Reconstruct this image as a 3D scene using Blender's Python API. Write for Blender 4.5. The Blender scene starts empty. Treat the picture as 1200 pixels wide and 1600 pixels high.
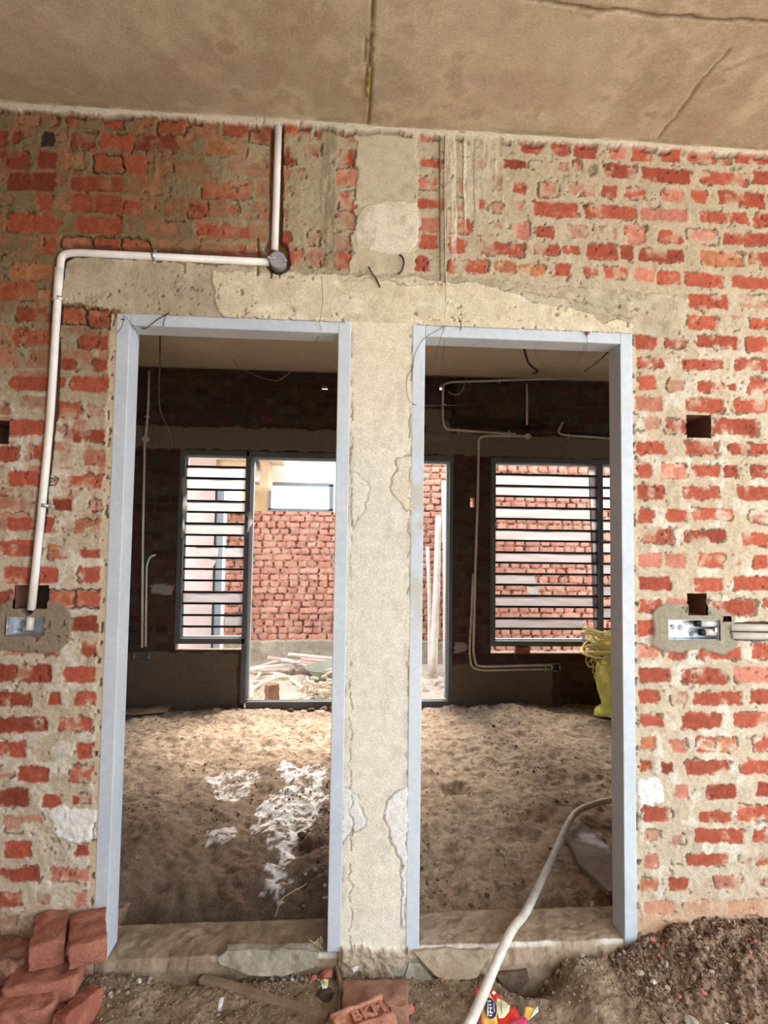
import bpy, bmesh, math, random
import numpy as np
from mathutils import Vector, Matrix
random.seed(7)
C = bpy.context.scene.collection
sc = bpy.context.scene

# ---------------------------------------------------------------- camera
FPX, YAW, PITCH, ROLL = 905.85, .0671, .0522, .0138
CAM = np.array([.7738, -1.97, 1.3396])
FW = np.array([math.sin(YAW)*math.cos(PITCH), math.cos(YAW)*math.cos(PITCH), math.sin(PITCH)])
_r = np.array([math.cos(YAW), -math.sin(YAW), 0.]); _u = np.cross(_r, FW)
RT = math.cos(ROLL)*_r + math.sin(ROLL)*_u; UP = -math.sin(ROLL)*_r + math.cos(ROLL)*_u
cd = bpy.data.cameras.new('camera'); cam = bpy.data.objects.new('camera', cd); C.objects.link(cam)
cd.sensor_fit = 'VERTICAL'; cd.sensor_height = 24; cd.lens = FPX/1600*24; cd.clip_start = .02
cam.matrix_world = Matrix(((RT[0], UP[0], -FW[0], CAM[0]), (RT[1], UP[1], -FW[1], CAM[1]), (RT[2], UP[2], -FW[2], CAM[2]), (0, 0, 0, 1)))
sc.camera = cam

# ---------------------------------------------------------------- daylight and exposure
SKY = 2.6
w = bpy.data.worlds.new('overcast_sky'); sc.world = w; w.use_nodes = True
bg = w.node_tree.nodes['Background']; bg.inputs[0].default_value = (.84, .92, 1.0, 1); bg.inputs[1].default_value = SKY
sd = bpy.data.lights.new('hazy_sun', 'SUN'); sd.energy = 11.0; sd.angle = math.radians(35); sd.color = (1, .93, .82)
so = bpy.data.objects.new('hazy_sun', sd); C.objects.link(so)
so.rotation_euler = Vector((-.15, -.62, -.77)).to_track_quat('-Z', 'Y').to_euler()
sc.view_settings.view_transform = 'Standard'; sc.view_settings.look = 'None'
sc.view_settings.exposure = 1.04; sc.view_settings.gamma = 1; sc.view_settings.use_curve_mapping = False

def at(px, py, y=0.):                    # the point of the plane y that the photo shows at this pixel
    d = FW + RT*(px-600)/FPX - UP*(py-800)/FPX
    return CAM + d*(y-CAM[1])/d[1]
def atz(px, py, z):
    d = FW + RT*(px-600)/FPX - UP*(py-800)/FPX
    return CAM + d*(z-CAM[2])/d[2]

# ---------------------------------------------------------------- helpers
def lin(r, g, b):
    f = lambda c: (c/255/12.92) if c/255 <= .04045 else ((c/255+.055)/1.055)**2.4
    return (f(r), f(g), f(b))
def sm(a, b, x):
    t = np.clip((x-a)/(b-a), 0, 1); return t*t*(3-2*t)
_rg = {}
def vn(X, Y, s, seed):                   # smooth value noise, s = feature size in metres, 0..1
    if seed not in _rg: _rg[seed] = np.random.RandomState(seed).rand(256, 256)
    g = _rg[seed]; x = np.asarray(X)/s+1000; y = np.asarray(Y)/s+1000
    xi = np.floor(x).astype(int); yi = np.floor(y).astype(int); fx = x-xi; fy = y-yi
    fx = fx*fx*(3-2*fx); fy = fy*fy*(3-2*fy)
    a = g[xi % 256, yi % 256]; b = g[(xi+1) % 256, yi % 256]; c = g[xi % 256, (yi+1) % 256]; d = g[(xi+1) % 256, (yi+1) % 256]
    return (a*(1-fx)+b*fx)*(1-fy)+(c*(1-fx)+d*fx)*fy
def fb(X, Y, s, seed, o=4):
    t = 0; n = 0
    for i in range(o):
        t = t+vn(X, Y, s/2**i, seed+i*17)*.55**i; n += .55**i
    return t/n
def mixc(col, m, c):                     # blend colour c into col by mask m
    m = np.asarray(m)[..., None]; col[...] = col*(1-m)+np.asarray(c)*m
def inpoly(X, Z, pts):
    r = np.zeros(X.shape, bool); n = len(pts)
    for i in range(n):
        x0, z0 = pts[i]; x1, z1 = pts[(i+1) % n]
        if z0 == z1: continue
        c = ((z0 > Z) != (z1 > Z)) & (X < (x1-x0)*(Z-z0)/(z1-z0)+x0); r ^= c
    return r
def seg(X, Z, p, q):                     # distance to a segment
    px, pz = p; qx, qz = q; dx, dz = qx-px, qz-pz; L = dx*dx+dz*dz+1e-12
    t = np.clip(((X-px)*dx+(Z-pz)*dz)/L, 0, 1)
    return np.hypot(X-px-t*dx, Z-pz-t*dz)
def line(X, Z, pts): return np.minimum.reduce([seg(X, Z, a, b) for a, b in zip(pts, pts[1:])])
def wp(pts, y=0.): return [(at(a, b, y)[0], at(a, b, y)[2]) for a, b in pts]

def ob(name, me, mat=None, parent=None, kind=None):
    o = bpy.data.objects.new(name, me); C.objects.link(o)
    if mat: me.materials.append(mat)
    if parent: o.parent = parent
    if kind: o['kind'] = kind
    return o
def tag(o, label, cat, group=None):
    o['label'] = label; o['category'] = cat
    if group: o['group'] = group
    return o
def empty(name, loc=(0, 0, 0), kind=None):
    o = bpy.data.objects.new(name, None); C.objects.link(o); o.location = loc; o.empty_display_size = .05
    if kind: o['kind'] = kind
    return o
def mesh(name, V, F, smooth=True, col=None):
    me = bpy.data.meshes.new(name)
    if isinstance(V, np.ndarray):
        me.vertices.add(len(V)); me.vertices.foreach_set('co', V.astype(np.float32).ravel())
        F = np.asarray(F, np.int32); me.loops.add(F.size); me.polygons.add(len(F))
        me.loops.foreach_set('vertex_index', F.ravel()); me.polygons.foreach_set('loop_start', np.arange(0, F.size, F.shape[1], dtype=np.int32))
        me.update(calc_edges=True); me.validate()
    else:
        me.from_pydata([tuple(v) for v in V], [], F); me.update()
    if smooth: me.polygons.foreach_set('use_smooth', np.ones(len(me.polygons), bool))
    if col is not None:
        a = me.color_attributes.new('Col', 'FLOAT_COLOR', 'POINT')
        a.data.foreach_set('color', np.concatenate([np.clip(col, 0, 1).reshape(-1, 3), np.ones((len(V), 1))], 1).astype(np.float32).ravel())
    return me
def grid_faces(nx, nz, keep=None):
    i, j = np.meshgrid(np.arange(nx-1), np.arange(nz-1), indexing='ij')
    if keep is not None: i = i[keep]; j = j[keep]
    i = i.ravel(); j = j.ravel(); a = i*nz+j
    return np.stack([a, a+nz, a+nz+1, a+1], 1)
def bmobj(name, bm, mat=None, parent=None, smooth=False, kind=None):
    me = bpy.data.meshes.new(name); bmesh.ops.recalc_face_normals(bm, faces=bm.faces[:]); bm.to_mesh(me); bm.free()
    if smooth:
        me.polygons.foreach_set('use_smooth', [True]*len(me.polygons))
    return ob(name, me, mat, parent, kind)
def add_box(bm, x0, x1, y0, y1, z0, z1, bev=0., M=None):
    r = bmesh.ops.create_cube(bm, size=1)
    vs = r['verts']
    for v in vs: v.co = Vector(((x0+x1)/2+v.co.x*(x1-x0), (y0+y1)/2+v.co.y*(y1-y0), (z0+z1)/2+v.co.z*(z1-z0)))
    if bev:
        es = list({e for v in vs for e in v.link_edges})
        r = bmesh.ops.bevel(bm, geom=es, offset=bev, segments=2, affect='EDGES', profile=.5)
        vs = list({v for f in r['faces'] for v in f.verts} | {v for v in vs if v.is_valid})
    if M:
        for v in vs: v.co = M @ v.co
def box(name, x0, x1, y0, y1, z0, z1, mat, parent=None, bev=0., kind=None):
    bm = bmesh.new(); add_box(bm, x0, x1, y0, y1, z0, z1, bev); return bmobj(name, bm, mat, parent, False, kind)
def smooth_path(pts, n=8):               # Catmull-Rom through the points
    P = [Vector(p) for p in pts]; P = [P[0]*2-P[1]]+P+[P[-1]*2-P[-2]]; o = []
    for i in range(1, len(P)-2):
        for k in range(n):
            t = k/n; a, b, c, d = P[i-1:i+3]
            o.append(.5*((2*b)+(c-a)*t+(2*a-5*b+4*c-d)*t*t+(3*b-a-3*c+d)*t**3))
    o.append(P[-2]); return o
def arc_path(pts, r, n=6):               # straight runs joined by rounded bends of radius r
    P = [Vector(p) for p in pts]; o = [P[0]]
    for a, b, c in zip(P, P[1:], P[2:]):
        u = (a-b).normalized(); v = (c-b).normalized(); k = min(r, (a-b).length*.45, (c-b).length*.45)
        p, q = b+u*k, b+v*k
        for i in range(n+1):
            t = i/n; o.append(p*(1-t)**2+b*2*t*(1-t)+q*t*t)
    o.append(P[-1]); return o
def add_tube(bm, path, r, n=10, cap=True, rad=None):
    path = [Vector(p) for p in path]; rings = []
    t0 = (path[1]-path[0]).normalized(); up = Vector((0, 0, 1)) if abs(t0.z) < .9 else Vector((1, 0, 0))
    nn = t0.cross(up).normalized()
    for i, p in enumerate(path):
        t = (path[min(i+1, len(path)-1)]-path[max(i-1, 0)]).normalized()
        nn = (nn-t*nn.dot(t)).normalized(); b = t.cross(nn); rr = rad(i/(len(path)-1)) if rad else r
        rings.append([bm.verts.new(p+(nn*math.cos(2*math.pi*k/n)+b*math.sin(2*math.pi*k/n))*rr) for k in range(n)])
    for A, B in zip(rings, rings[1:]):
        for k in range(n): bm.faces.new((A[k], A[(k+1) % n], B[(k+1) % n], B[k]))
    if cap: bm.faces.new(rings[0][::-1]); bm.faces.new(rings[-1])
def tube(name, path, r, mat, parent=None, n=10, rad=None):
    bm = bmesh.new(); add_tube(bm, path, r, n, True, rad); return bmobj(name, bm, mat, parent, True)

# ---------------------------------------------------------------- materials
def nd(nt, t, **k):
    n = nt.nodes.new(t)
    for a, b in k.items(): setattr(n, a, b)
    return n
def mat_base(name, rough=.8, metal=0., spec=.3):
    m = bpy.data.materials.new(name); m.use_nodes = True; b = m.node_tree.nodes['Principled BSDF']
    b.inputs['Roughness'].default_value = rough; b.inputs['Metallic'].default_value = metal
    b.inputs['Specular IOR Level'].default_value = spec
    return m, m.node_tree, b
def noise_mul(nt, src, scale, lo, hi, detail=6, coord=None):
    n = nd(nt, 'ShaderNodeTexNoise'); n.inputs['Scale'].default_value = scale; n.inputs['Detail'].default_value = detail
    nt.links.new(coord, n.inputs['Vector'])
    mr = nd(nt, 'ShaderNodeMapRange'); mr.inputs[1].default_value = .3; mr.inputs[2].default_value = .7; mr.inputs[3].default_value = lo; mr.inputs[4].default_value = hi
    nt.links.new(n.outputs[0], mr.inputs[0])
    mx = nd(nt, 'ShaderNodeVectorMath', operation='SCALE'); nt.links.new(src, mx.inputs[0]); nt.links.new(mr.outputs[0], mx.inputs['Scale'])
    return mx.outputs[0], n.outputs[0]
def m_attr(name, rough=.92, bump=.35, scale=160, var=.22, bd=.004):   # colour comes from the mesh's own albedo map
    m, nt, b = mat_base(name, rough, spec=.2)
    a = nd(nt, 'ShaderNodeAttribute', attribute_name='Col'); tc = nd(nt, 'ShaderNodeTexCoord')
    o, h = noise_mul(nt, a.outputs['Color'], scale, 1-var, 1+var, 5, tc.outputs['Object'])
    o, h2 = noise_mul(nt, o, scale*.18, 1-var*.5, 1+var*.5, 4, tc.outputs['Object'])
    nt.links.new(o, b.inputs['Base Color'])
    bp = nd(nt, 'ShaderNodeBump'); bp.inputs['Strength'].default_value = bump; bp.inputs['Distance'].default_value = bd
    nt.links.new(h, bp.inputs['Height']); nt.links.new(bp.outputs[0], b.inputs['Normal'])
    return m
def m_noise(name, c1, c2, scale=8, rough=.85, bump=.2, metal=0., spec=.3, fine=120, bd=.003, fv=.12):
    m, nt, b = mat_base(name, rough, metal, spec); tc = nd(nt, 'ShaderNodeTexCoord')
    n = nd(nt, 'ShaderNodeTexNoise'); n.inputs['Scale'].default_value = scale; n.inputs['Detail'].default_value = 7
    nt.links.new(tc.outputs['Object'], n.inputs['Vector'])
    r = nd(nt, 'ShaderNodeValToRGB'); r.color_ramp.elements[0].position = .35; r.color_ramp.elements[1].position = .65
    r.color_ramp.elements[0].color = (*c1, 1); r.color_ramp.elements[1].color = (*c2, 1); nt.links.new(n.outputs[0], r.inputs[0])
    o, h = noise_mul(nt, r.outputs[0], fine, 1-fv, 1+fv, 4, tc.outputs['Object'])
    nt.links.new(o, b.inputs['Base Color'])
    if bump:
        bp = nd(nt, 'ShaderNodeBump'); bp.inputs['Strength'].default_value = bump; bp.inputs['Distance'].default_value = bd
        nt.links.new(h, bp.inputs['Height']); nt.links.new(bp.outputs[0], b.inputs['Normal'])
    return m
M = {}
M['wall'] = m_attr('smeared_brickwork', var=.16)
M['soil'] = m_attr('loose_soil', bump=.6, scale=110, var=.28, bd=.006)
M['conc'] = m_attr('raw_concrete', bump=.25, scale=130, var=.14)
M['slab'] = m_noise('slab_concrete', (.42, .35, .255), (.54, .45, .335), 2.2, .9, .3, fine=60)
M['paint'] = m_noise('grey_primer_paint', (.49, .545, .60), (.57, .615, .655), 3.5, .55, .12, spec=.35, fine=45, fv=.06)
M['dpaint'] = m_noise('dark_grey_primer_paint', (.10, .105, .108), (.135, .14, .142), 4, .6, .1, fine=45, fv=.08)
M['pvc'] = m_noise('white_conduit_plastic', (.72, .68, .62), (.84, .82, .78), 6, .4, .05, spec=.4, fine=30, fv=.06)
M['oldpvc'] = m_noise('dusty_conduit_plastic', (.50, .42, .34), (.66, .58, .48), 5, .6, .05, fine=30)
M['dark'] = m_noise('dark_metal', (.008, .008, .009), (.018, .018, .02), 10, .5, .1)
# ---------------------------------------------------------------- masonry
BR = '1793,1873,2040,2097,n;1906,1983,2050,2095,n;2022,2176,2051,2101,n;2212,2294,2044,2101,n;1793,1899,1974,2010,n;1967,2123,1973,2011,n;2168,2292,1976,2021,n;1804,1874,1893,1944,n;1913,1972,1893,1936,f;2029,2127,1892,1931,n;2142,2169,1900,1925,n;2215,2290,1891,1949,n;1794,1894,1818,1871,p;1977,2120,1819,1872,n;2162,2289,1821,1871,n;1788,1879,1749,1794,f;1893,1979,1740,1791,n;2074,2254,1738,1800,d;1790,1907,1661,1708,n;1969,2094,1665,1716,n;2138,2285,1670,1711,n;1789,1851,1580,1628,n;1883,1980,1577,1633,p;1997,2101,1588,1630,n;2116,2170,1587,1633,d;2218,2284,1587,1635,d;1789,1896,1502,1557,n;1967,2100,1508,1553,n;2165,2282,1506,1557,n;1799,1858,1417,1470,n;1898,1972,1424,1469,n;1995,2149,1435,1476,n;2202,2280,1426,1471,n;1804,1927,1347,1400,n;1965,2124,1355,1397,d;2180,2278,1346,1394,n;1801,1885,1263,1313,p;1897,1969,1264,1314,p;2019,2116,1265,1318,n;2146,2176,1277,1314,f;2217,2277,1264,1315,n;1801,1919,1184,1232,d;1999,2100,1181,1230,n;2147,2304,1185,1238,n;1787,1884,1106,1152,n;1900,1972,1102,1157,p;2047,2230,1099,1152,n;2252,2302,1126,1153,n;1791,1867,1026,1083,n;1794,1877,951,995,p;1898,1972,945,984,n;2014,2168,945,993,n;2204,2327,947,1005,n;1794,1909,868,918,n;1948,2115,861,916,n;2141,2315,867,920,p;1791,1869,796,842,n;1917,1968,789,837,f;1991,2165,788,836,n;2196,2314,792,840,n;1797,1847,731,761,p;1957,2078,723,764,n;2138,2312,722,763,n;1794,1881,716,753,n;1946,2094,708,758,n;2138,2288,713,761,n;1798,1855,641,682,o;1902,1970,630,674,p;1999,2071,629,680,n;2071,2151,628,679,o;2206,2301,630,681,n;1798,1840,567,604,d;1872,1915,560,600,d;1958,2120,551,601,n;2157,2285,552,603,n;1921,1971,475,521,p;2032,2141,469,519,d;2217,2327,473,524,d;1807,1906,396,445,n;2006,2117,392,428,n;2143,2281,393,446,n;1813,1873,336,366,f;1912,1958,318,351,f;1994,2170,322,371,n;2199,2323,321,367,n;1812,1862,243,286,p;1961,2104,246,288,n;2151,2190,249,275,f;2212,2321,244,283,n;1790,1857,165,210,o;1893,1963,165,211,n;1992,2045,173,209,f;2056,2160,171,210,p;2218,2319,173,199,f;1807,1909,92,133,p;1945,2073,88,129,f;2101,2251,76,128,f;1796,1972,39,66,f;1979,2157,34,64,f;2165,2316,28,59,f;-245,-209,2287,2321,p;-354,-214,2200,2255,o;-438,-266,2125,2188,n;-263,-219,2128,2168,p;-334,-216,2055,2105,n;-183,-106,2060,2108,c;-97,-28,2049,2105,c;-336,-213,1974,2027,n;-122,-17,1970,2017,n;-394,-248,1895,1950,f;-179,-124,1897,1937,d;-77,-14,1895,1940,n;-337,-207,1825,1874,n;-143,-11,1825,1878,n;-185,-163,1836,1870,n;-398,-298,1740,1792,f;-184,-113,1734,1790,n;-88,-22,1742,1784,f;-336,-217,1674,1726,n;-131,-21,1659,1700,d;-184,-154,1687,1715,f;-444,-297,1587,1636,n;-254,-221,1598,1637,n;-166,-125,1586,1631,f;-90,-10,1580,1633,p;-331,-223,1507,1554,n;-141,-10,1503,1549,n;-201,-177,1517,1533,n;-372,-271,1429,1473,f;-187,-127,1429,1468,d;-70,-26,1431,1464,f;-326,-246,1362,1404,n;-243,-181,1358,1408,n;-113,-15,1355,1399,o;-376,-237,1279,1328,n;-194,-137,1269,1319,o;-91,-12,1273,1304,n;-324,-244,1190,1243,n;-220,-156,1191,1244,n;-94,-15,1195,1245,n;-390,-292,1116,1168,d;-195,-104,1114,1166,c;-99,-12,1115,1167,c;-130,-12,1037,1087,d;-361,-247,957,998,f;-193,-143,955,985,n;-76,-14,957,1007,n;-357,-166,873,930,d;-126,-11,872,922,n;-374,-227,795,843,d;-176,-136,797,843,n;-91,-16,796,842,n;-349,-173,714,762,d;-138,-29,715,761,n;-359,-235,637,686,n;-163,-137,653,676,f;-78,-12,627,679,n;-355,-267,574,605,f;-258,-158,559,608,n;-97,-14,555,607,n;-334,-219,482,539,d;-181,-118,479,517,n;-83,-18,487,516,n;-290,-171,401,455,f;-287,-205,323,375,n;-185,-132,327,356,f;-70,-16,323,360,n;-323,-169,250,293,n;-144,-13,246,293,p;-319,-223,173,221,n;-188,-143,179,209,f;-64,-10,167,215,p;-315,-180,94,145,f;-354,-287,2735,2772,f;-252,-224,2737,2764,n;-197,-140,2734,2780,n;-73,-4,2739,2782,n;4,97,2734,2779,f;108,202,2732,2783,c;-439,-385,2654,2708,d;-372,-339,2665,2714,d;-273,-231,2660,2712,k;-174,-100,2657,2719,d;-84,27,2661,2720,n;35,177,2667,2722,d;-436,-309,2579,2639,d;-280,-218,2583,2645,d;-197,-129,2591,2647,o;-99,-7,2583,2642,c;1,78,2583,2645,n;108,162,2582,2620,f;-375,-217,2506,2568,d;-167,3,2513,2566,n;43,182,2520,2575,f;-429,-352,2452,2489,f;-279,-227,2437,2497,n;-162,-99,2439,2504,n;-97,1,2441,2505,n;1,67,2439,2490,n;142,174,2459,2495,f;-374,-196,2360,2424,n;-151,1,2367,2427,n;96,208,2370,2423,f;-422,-268,2280,2347,f;-252,-211,2289,2343,n;-193,-102,2316,2352,c;-91,-2,2318,2355,c;3,93,2320,2354,c;104,221,2312,2356,f;222,311,2736,2773,f;327,420,2734,2780,n;426,497,2719,2789,c;538,633,2736,2794,n;647,669,2742,2768,n;733,789,2738,2777,n;267,408,2664,2717,o;535,579,2647,2709,d;617,667,2681,2728,n;726,788,2653,2715,n;332,370,2589,2616,f;487,616,2590,2632,f;719,792,2581,2642,p;269,423,2513,2560,n;535,563,2520,2571,f;729,790,2497,2562,n;222,287,2437,2491,n;346,392,2459,2492,n;439,504,2442,2475,f;542,603,2447,2486,f;727,791,2429,2490,n;254,429,2375,2415,n;533,566,2355,2411,n;627,671,2360,2413,n;721,784,2351,2415,n;331,412,2313,2350,n;423,458,2313,2352,p;562,614,2284,2344,n;628,672,2286,2345,f;722,783,2286,2344,n;1007,1041,2756,2791,p;1047,1073,2759,2787,p;1318,1353,2734,2763,f;1376,1458,2740,2782,n;1488,1559,2737,2783,n;1576,1659,2734,2783,n;1025,1082,2665,2698,n;1082,1105,2661,2698,n;1220,1246,2669,2704,n;1321,1403,2677,2710,d;1412,1550,2679,2717,f;1573,1600,2678,2722,n;1012,1077,2586,2633,p;1146,1180,2583,2635,f;1284,1313,2596,2648,f;1348,1397,2592,2629,n;1444,1514,2583,2638,n;1552,1647,2593,2635,f;1010,1084,2516,2549,n;1086,1106,2515,2555,n;1135,1169,2512,2558,f;1221,1261,2520,2557,n;1278,1313,2514,2554,f;1330,1383,2524,2563,f;1426,1590,2510,2564,n;1013,1087,2429,2482,p;1124,1198,2432,2488,n;1216,1313,2429,2476,f;1339,1412,2425,2482,p;1435,1502,2430,2475,n;1549,1622,2436,2484,f;1017,1079,2368,2419,n;1125,1185,2356,2413,n;1227,1392,2359,2407,n;1429,1522,2369,2408,n;1531,1593,2376,2409,n;1001,1054,2287,2343,n;1120,1148,2286,2337,n;1174,1262,2290,2340,n;1279,1363,2301,2339,o;1374,1470,2291,2332,o;1496,1560,2292,2338,n;1704,1767,2735,2790,p;1788,1869,2732,2787,n;1899,1975,2735,2793,n;1996,2106,2742,2794,n;2118,2161,2741,2776,n;2176,2328,2749,2787,n;1689,1811,2665,2718,d;1826,2010,2657,2712,d;2049,2224,2664,2710,n;2246,2369,2673,2724,n;1673,1736,2590,2636,n;1762,1837,2592,2632,n;1897,1982,2591,2634,p;2012,2070,2590,2637,n;2115,2293,2586,2644,d;1614,1804,2512,2563,n;1819,1993,2516,2562,p;2044,2230,2519,2562,n;2245,2428,2514,2567,n;1643,1726,2435,2486,f;1752,1839,2429,2492,p;1886,1977,2436,2481,n;1995,2107,2436,2493,p;2128,2302,2442,2488,d;1616,1728,2358,2420,d;1740,1793,2362,2420,d;1817,1976,2363,2413,d;2045,2200,2356,2412,o;2221,2381,2365,2415,n;1604,1657,2297,2331,n;1683,1769,2296,2338,n;1793,1870,2289,2337,p;1879,1960,2281,2332,n;1983,2128,2276,2329,n;2155,2360,2279,2323,n;1994,2145,2200,2250,n;2187,2359,2208,2258,f;1987,2104,2119,2172,n;2138,2210,2126,2178,f;2228,2357,2131,2170,n'
KC = {'n': (.36, .086, .050), 'd': (.27, .060, .034), 'o': (.42, .165, .085), 'p': (.48, .19, .13), 'f': (.37, .12, .07), 'c': (.37, .10, .055), 'k': (.05, .03, .025)}
def lay_bricks(xs, zs, X, Z, col, H, rects, amp=1., seed=3, hb=0.):
    rr = np.random.RandomState(seed)
    n1 = fb(X, Z, .022, seed+1, 3)-.5; n2 = fb(X, Z, .018, seed+2, 3)-.5; n3 = fb(X, Z, .05, seed+3, 4); n4 = fb(X, Z, .012, seed+4, 2)
    for x0, x1, z0, z1, k in rects:
        i0, i1 = np.searchsorted(xs, (x0-.02, x1+.02)); j0, j1 = np.searchsorted(zs, (z0-.02, z1+.02))
        jit = rr.rand(4)
        if i1-i0 < 2 or j1-j0 < 2: continue
        s = (slice(i0, i1), slice(j0, j1))
        wx = X[s]+n1[s]*.022*amp+(jit[0]-.5)*.004; wz = Z[s]+n2[s]*.016*amp
        hx, hz = (x1-x0)/2, (z1-z0)/2; rad = .008
        qx = np.abs(wx-(x0+x1)/2)-hx+rad; qz = np.abs(wz-(z0+z1)/2-(jit[1]-.5)*.08*(wx-(x0+x1)/2))-hz+rad
        d = np.hypot(np.maximum(qx, 0), np.maximum(qz, 0))+np.minimum(np.maximum(qx, qz), 0)-rad
        m = sm(.0025, -.0025, d)
        if k == 'f': m = m*sm(.40, .62, n3[s])*.75
        elif k != 'c': m = m*(1-.85*amp*sm(.60, .72, n3[s])*sm(-.03, -.005, d))
        c = np.array(KC[k])*(.82+.36*jit[2])
        c3 = c[None, None]*(.78+.44*n4[s][..., None])
        c3 = c3+np.array((.10, .09, .06))*sm(.50, .75, n3[s])[..., None]*amp
        mm = m[..., None]; col[s] = col[s]*(1-mm)+c3*mm
        hh = hb+(jit[3]-.5)*.003+(n4[s]-.5)*.003
        H[s] = H[s]*(1-m)+hh*m
        if k == 'c':
            r = sm(0, .002, d)*sm(.008, .005, d); H[s] = H[s]*(1-r)-.014*r; mixc(col[s], r*.7, (.10, .06, .035))
        elif amp >= 1:                                          # crumbled joints along some edges
            r = sm(0, .001, d)*sm(.006, .004, d)*sm(.60, .66, n3[s][::-1, ::-1]); H[s] = H[s]*(1-r)-.010*r; mixc(col[s], r*.6, (.12, .08, .05))
    return
def auto_bricks(x0, x1, z0, z1, rr, joint=.012, course=.0776, kinds='nnnnddopc', hd=0):
    out = []; j = 0; z = z0
    while z < z1:
        L = .115 if (j % 2 or (hd and rr.rand() < hd)) else .230; x = x0-rr.rand()*.1
        while x < x1:
            k = kinds[rr.randint(len(kinds))]; g = rr.rand(4)*.008
            l = L if rr.rand() > .12 else (.115 if L > .2 else .17)
            out.append((x+joint/2+g[0], x+l-joint/2-g[1], z+joint/2+g[2]*.6, z+course-joint/2-g[3]*.6, k)); x += l
        z += course; j += 1
    return out
def make_wall(name, xs, zs, H, col, y0, th, holes, mat, keep_back=True, revc=(.25, .12, .08), sgn=1):
    nx, nz = len(xs), len(zs); X, Z = np.meshgrid(xs, zs, indexing='ij')
    V = np.stack([X, y0-H, Z], -1).reshape(-1, 3); cx = (xs[1:]+xs[:-1])/2; cz = (zs[1:]+zs[:-1])/2
    keep = np.ones((nx-1, nz-1), bool)
    for h in holes: keep &= ~((cx[:, None] > h[0]) & (cx[:, None] < h[1]) & (cz[None] > h[2]) & (cz[None] < h[3]))
    F = grid_faces(nx, nz, keep); ev = []; ef = []; ec = []; n0 = len(V)
    def quad(*p, c=revc):
        k = n0+len(ev); ev.extend(p); ef.append((k, k+1, k+2, k+3)); ec.extend([c]*4)
    for h in holes:
        a, b, c, d, dep = h[:5]; sd_, lz = h[5:] if len(h) > 5 else ('LR', d)
        e = y0+(dep or th); s = y0+.004
        quad((a, s, c), (a, s, lz), (a, e, lz), (a, e, c))
        if 'R' in sd_: quad((b, s, c), (b, e, c), (b, e, d), (b, s, d))
        quad((a, s, d), (b, s, d), (b, e, d), (a, e, d)); quad((a, s, c), (a, e, c), (b, e, c), (b, s, c))
        if dep: quad((a, e, c), (a, e, d), (b, e, d), (b, e, c), c=(.12, .07, .05))
    bx = sorted({xs[0], xs[-1]} | {v for h in holes if not h[4] for v in h[:2]}); bz = sorted({zs[0], zs[-1]} | {v for h in holes if not h[4] for v in h[2:4]})
    for a, b in zip(bx, bx[1:]):
        for c, d in zip(bz, bz[1:]):
            mx, mz = (a+b)/2, (c+d)/2
            if any(h[0] < mx < h[1] and h[2] < mz < h[3] and not h[4] for h in holes): continue
            quad((a, y0+th, c), (a, y0+th, d), (b, y0+th, d), (b, y0+th, c))
    a, b, c, d = xs[0], xs[-1], zs[0], zs[-1]; e = y0+th
    quad((a, y0, c), (a, y0, d), (a, e, d), (a, e, c)); quad((b, y0, c), (b, e, c), (b, e, d), (b, y0, d)); quad((a, y0, d), (b, y0, d), (b, e, d), (a, e, d))
    V = np.concatenate([V, np.array(ev, float)]); F = np.concatenate([F, np.array(ef)]); cc = np.concatenate([col.reshape(-1, 3), np.array(ec, float)])
    me = mesh(name, V, F, False, cc)
    sf = np.zeros(len(me.polygons), bool); sf[:len(me.polygons)-len(ef)] = True; me.polygons.foreach_set('use_smooth', sf)
    o = ob(name, me, mat, kind='structure'); return o
def axis(a, b, step, extra=()):
    v = np.concatenate([np.linspace(a, b, int(round((b-a)/step))+1), np.array(extra, float)]); v = np.unique(np.round(v, 5))
    k = np.concatenate([[True], np.diff(v) > 1e-4]); return v[k]

XL1, XL2, XR1, XR2, FWD, FDP, ZC, BY = -.0023, .7838, .9975, 1.7839, .0439, .0886, 2.80, 3.02

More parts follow.
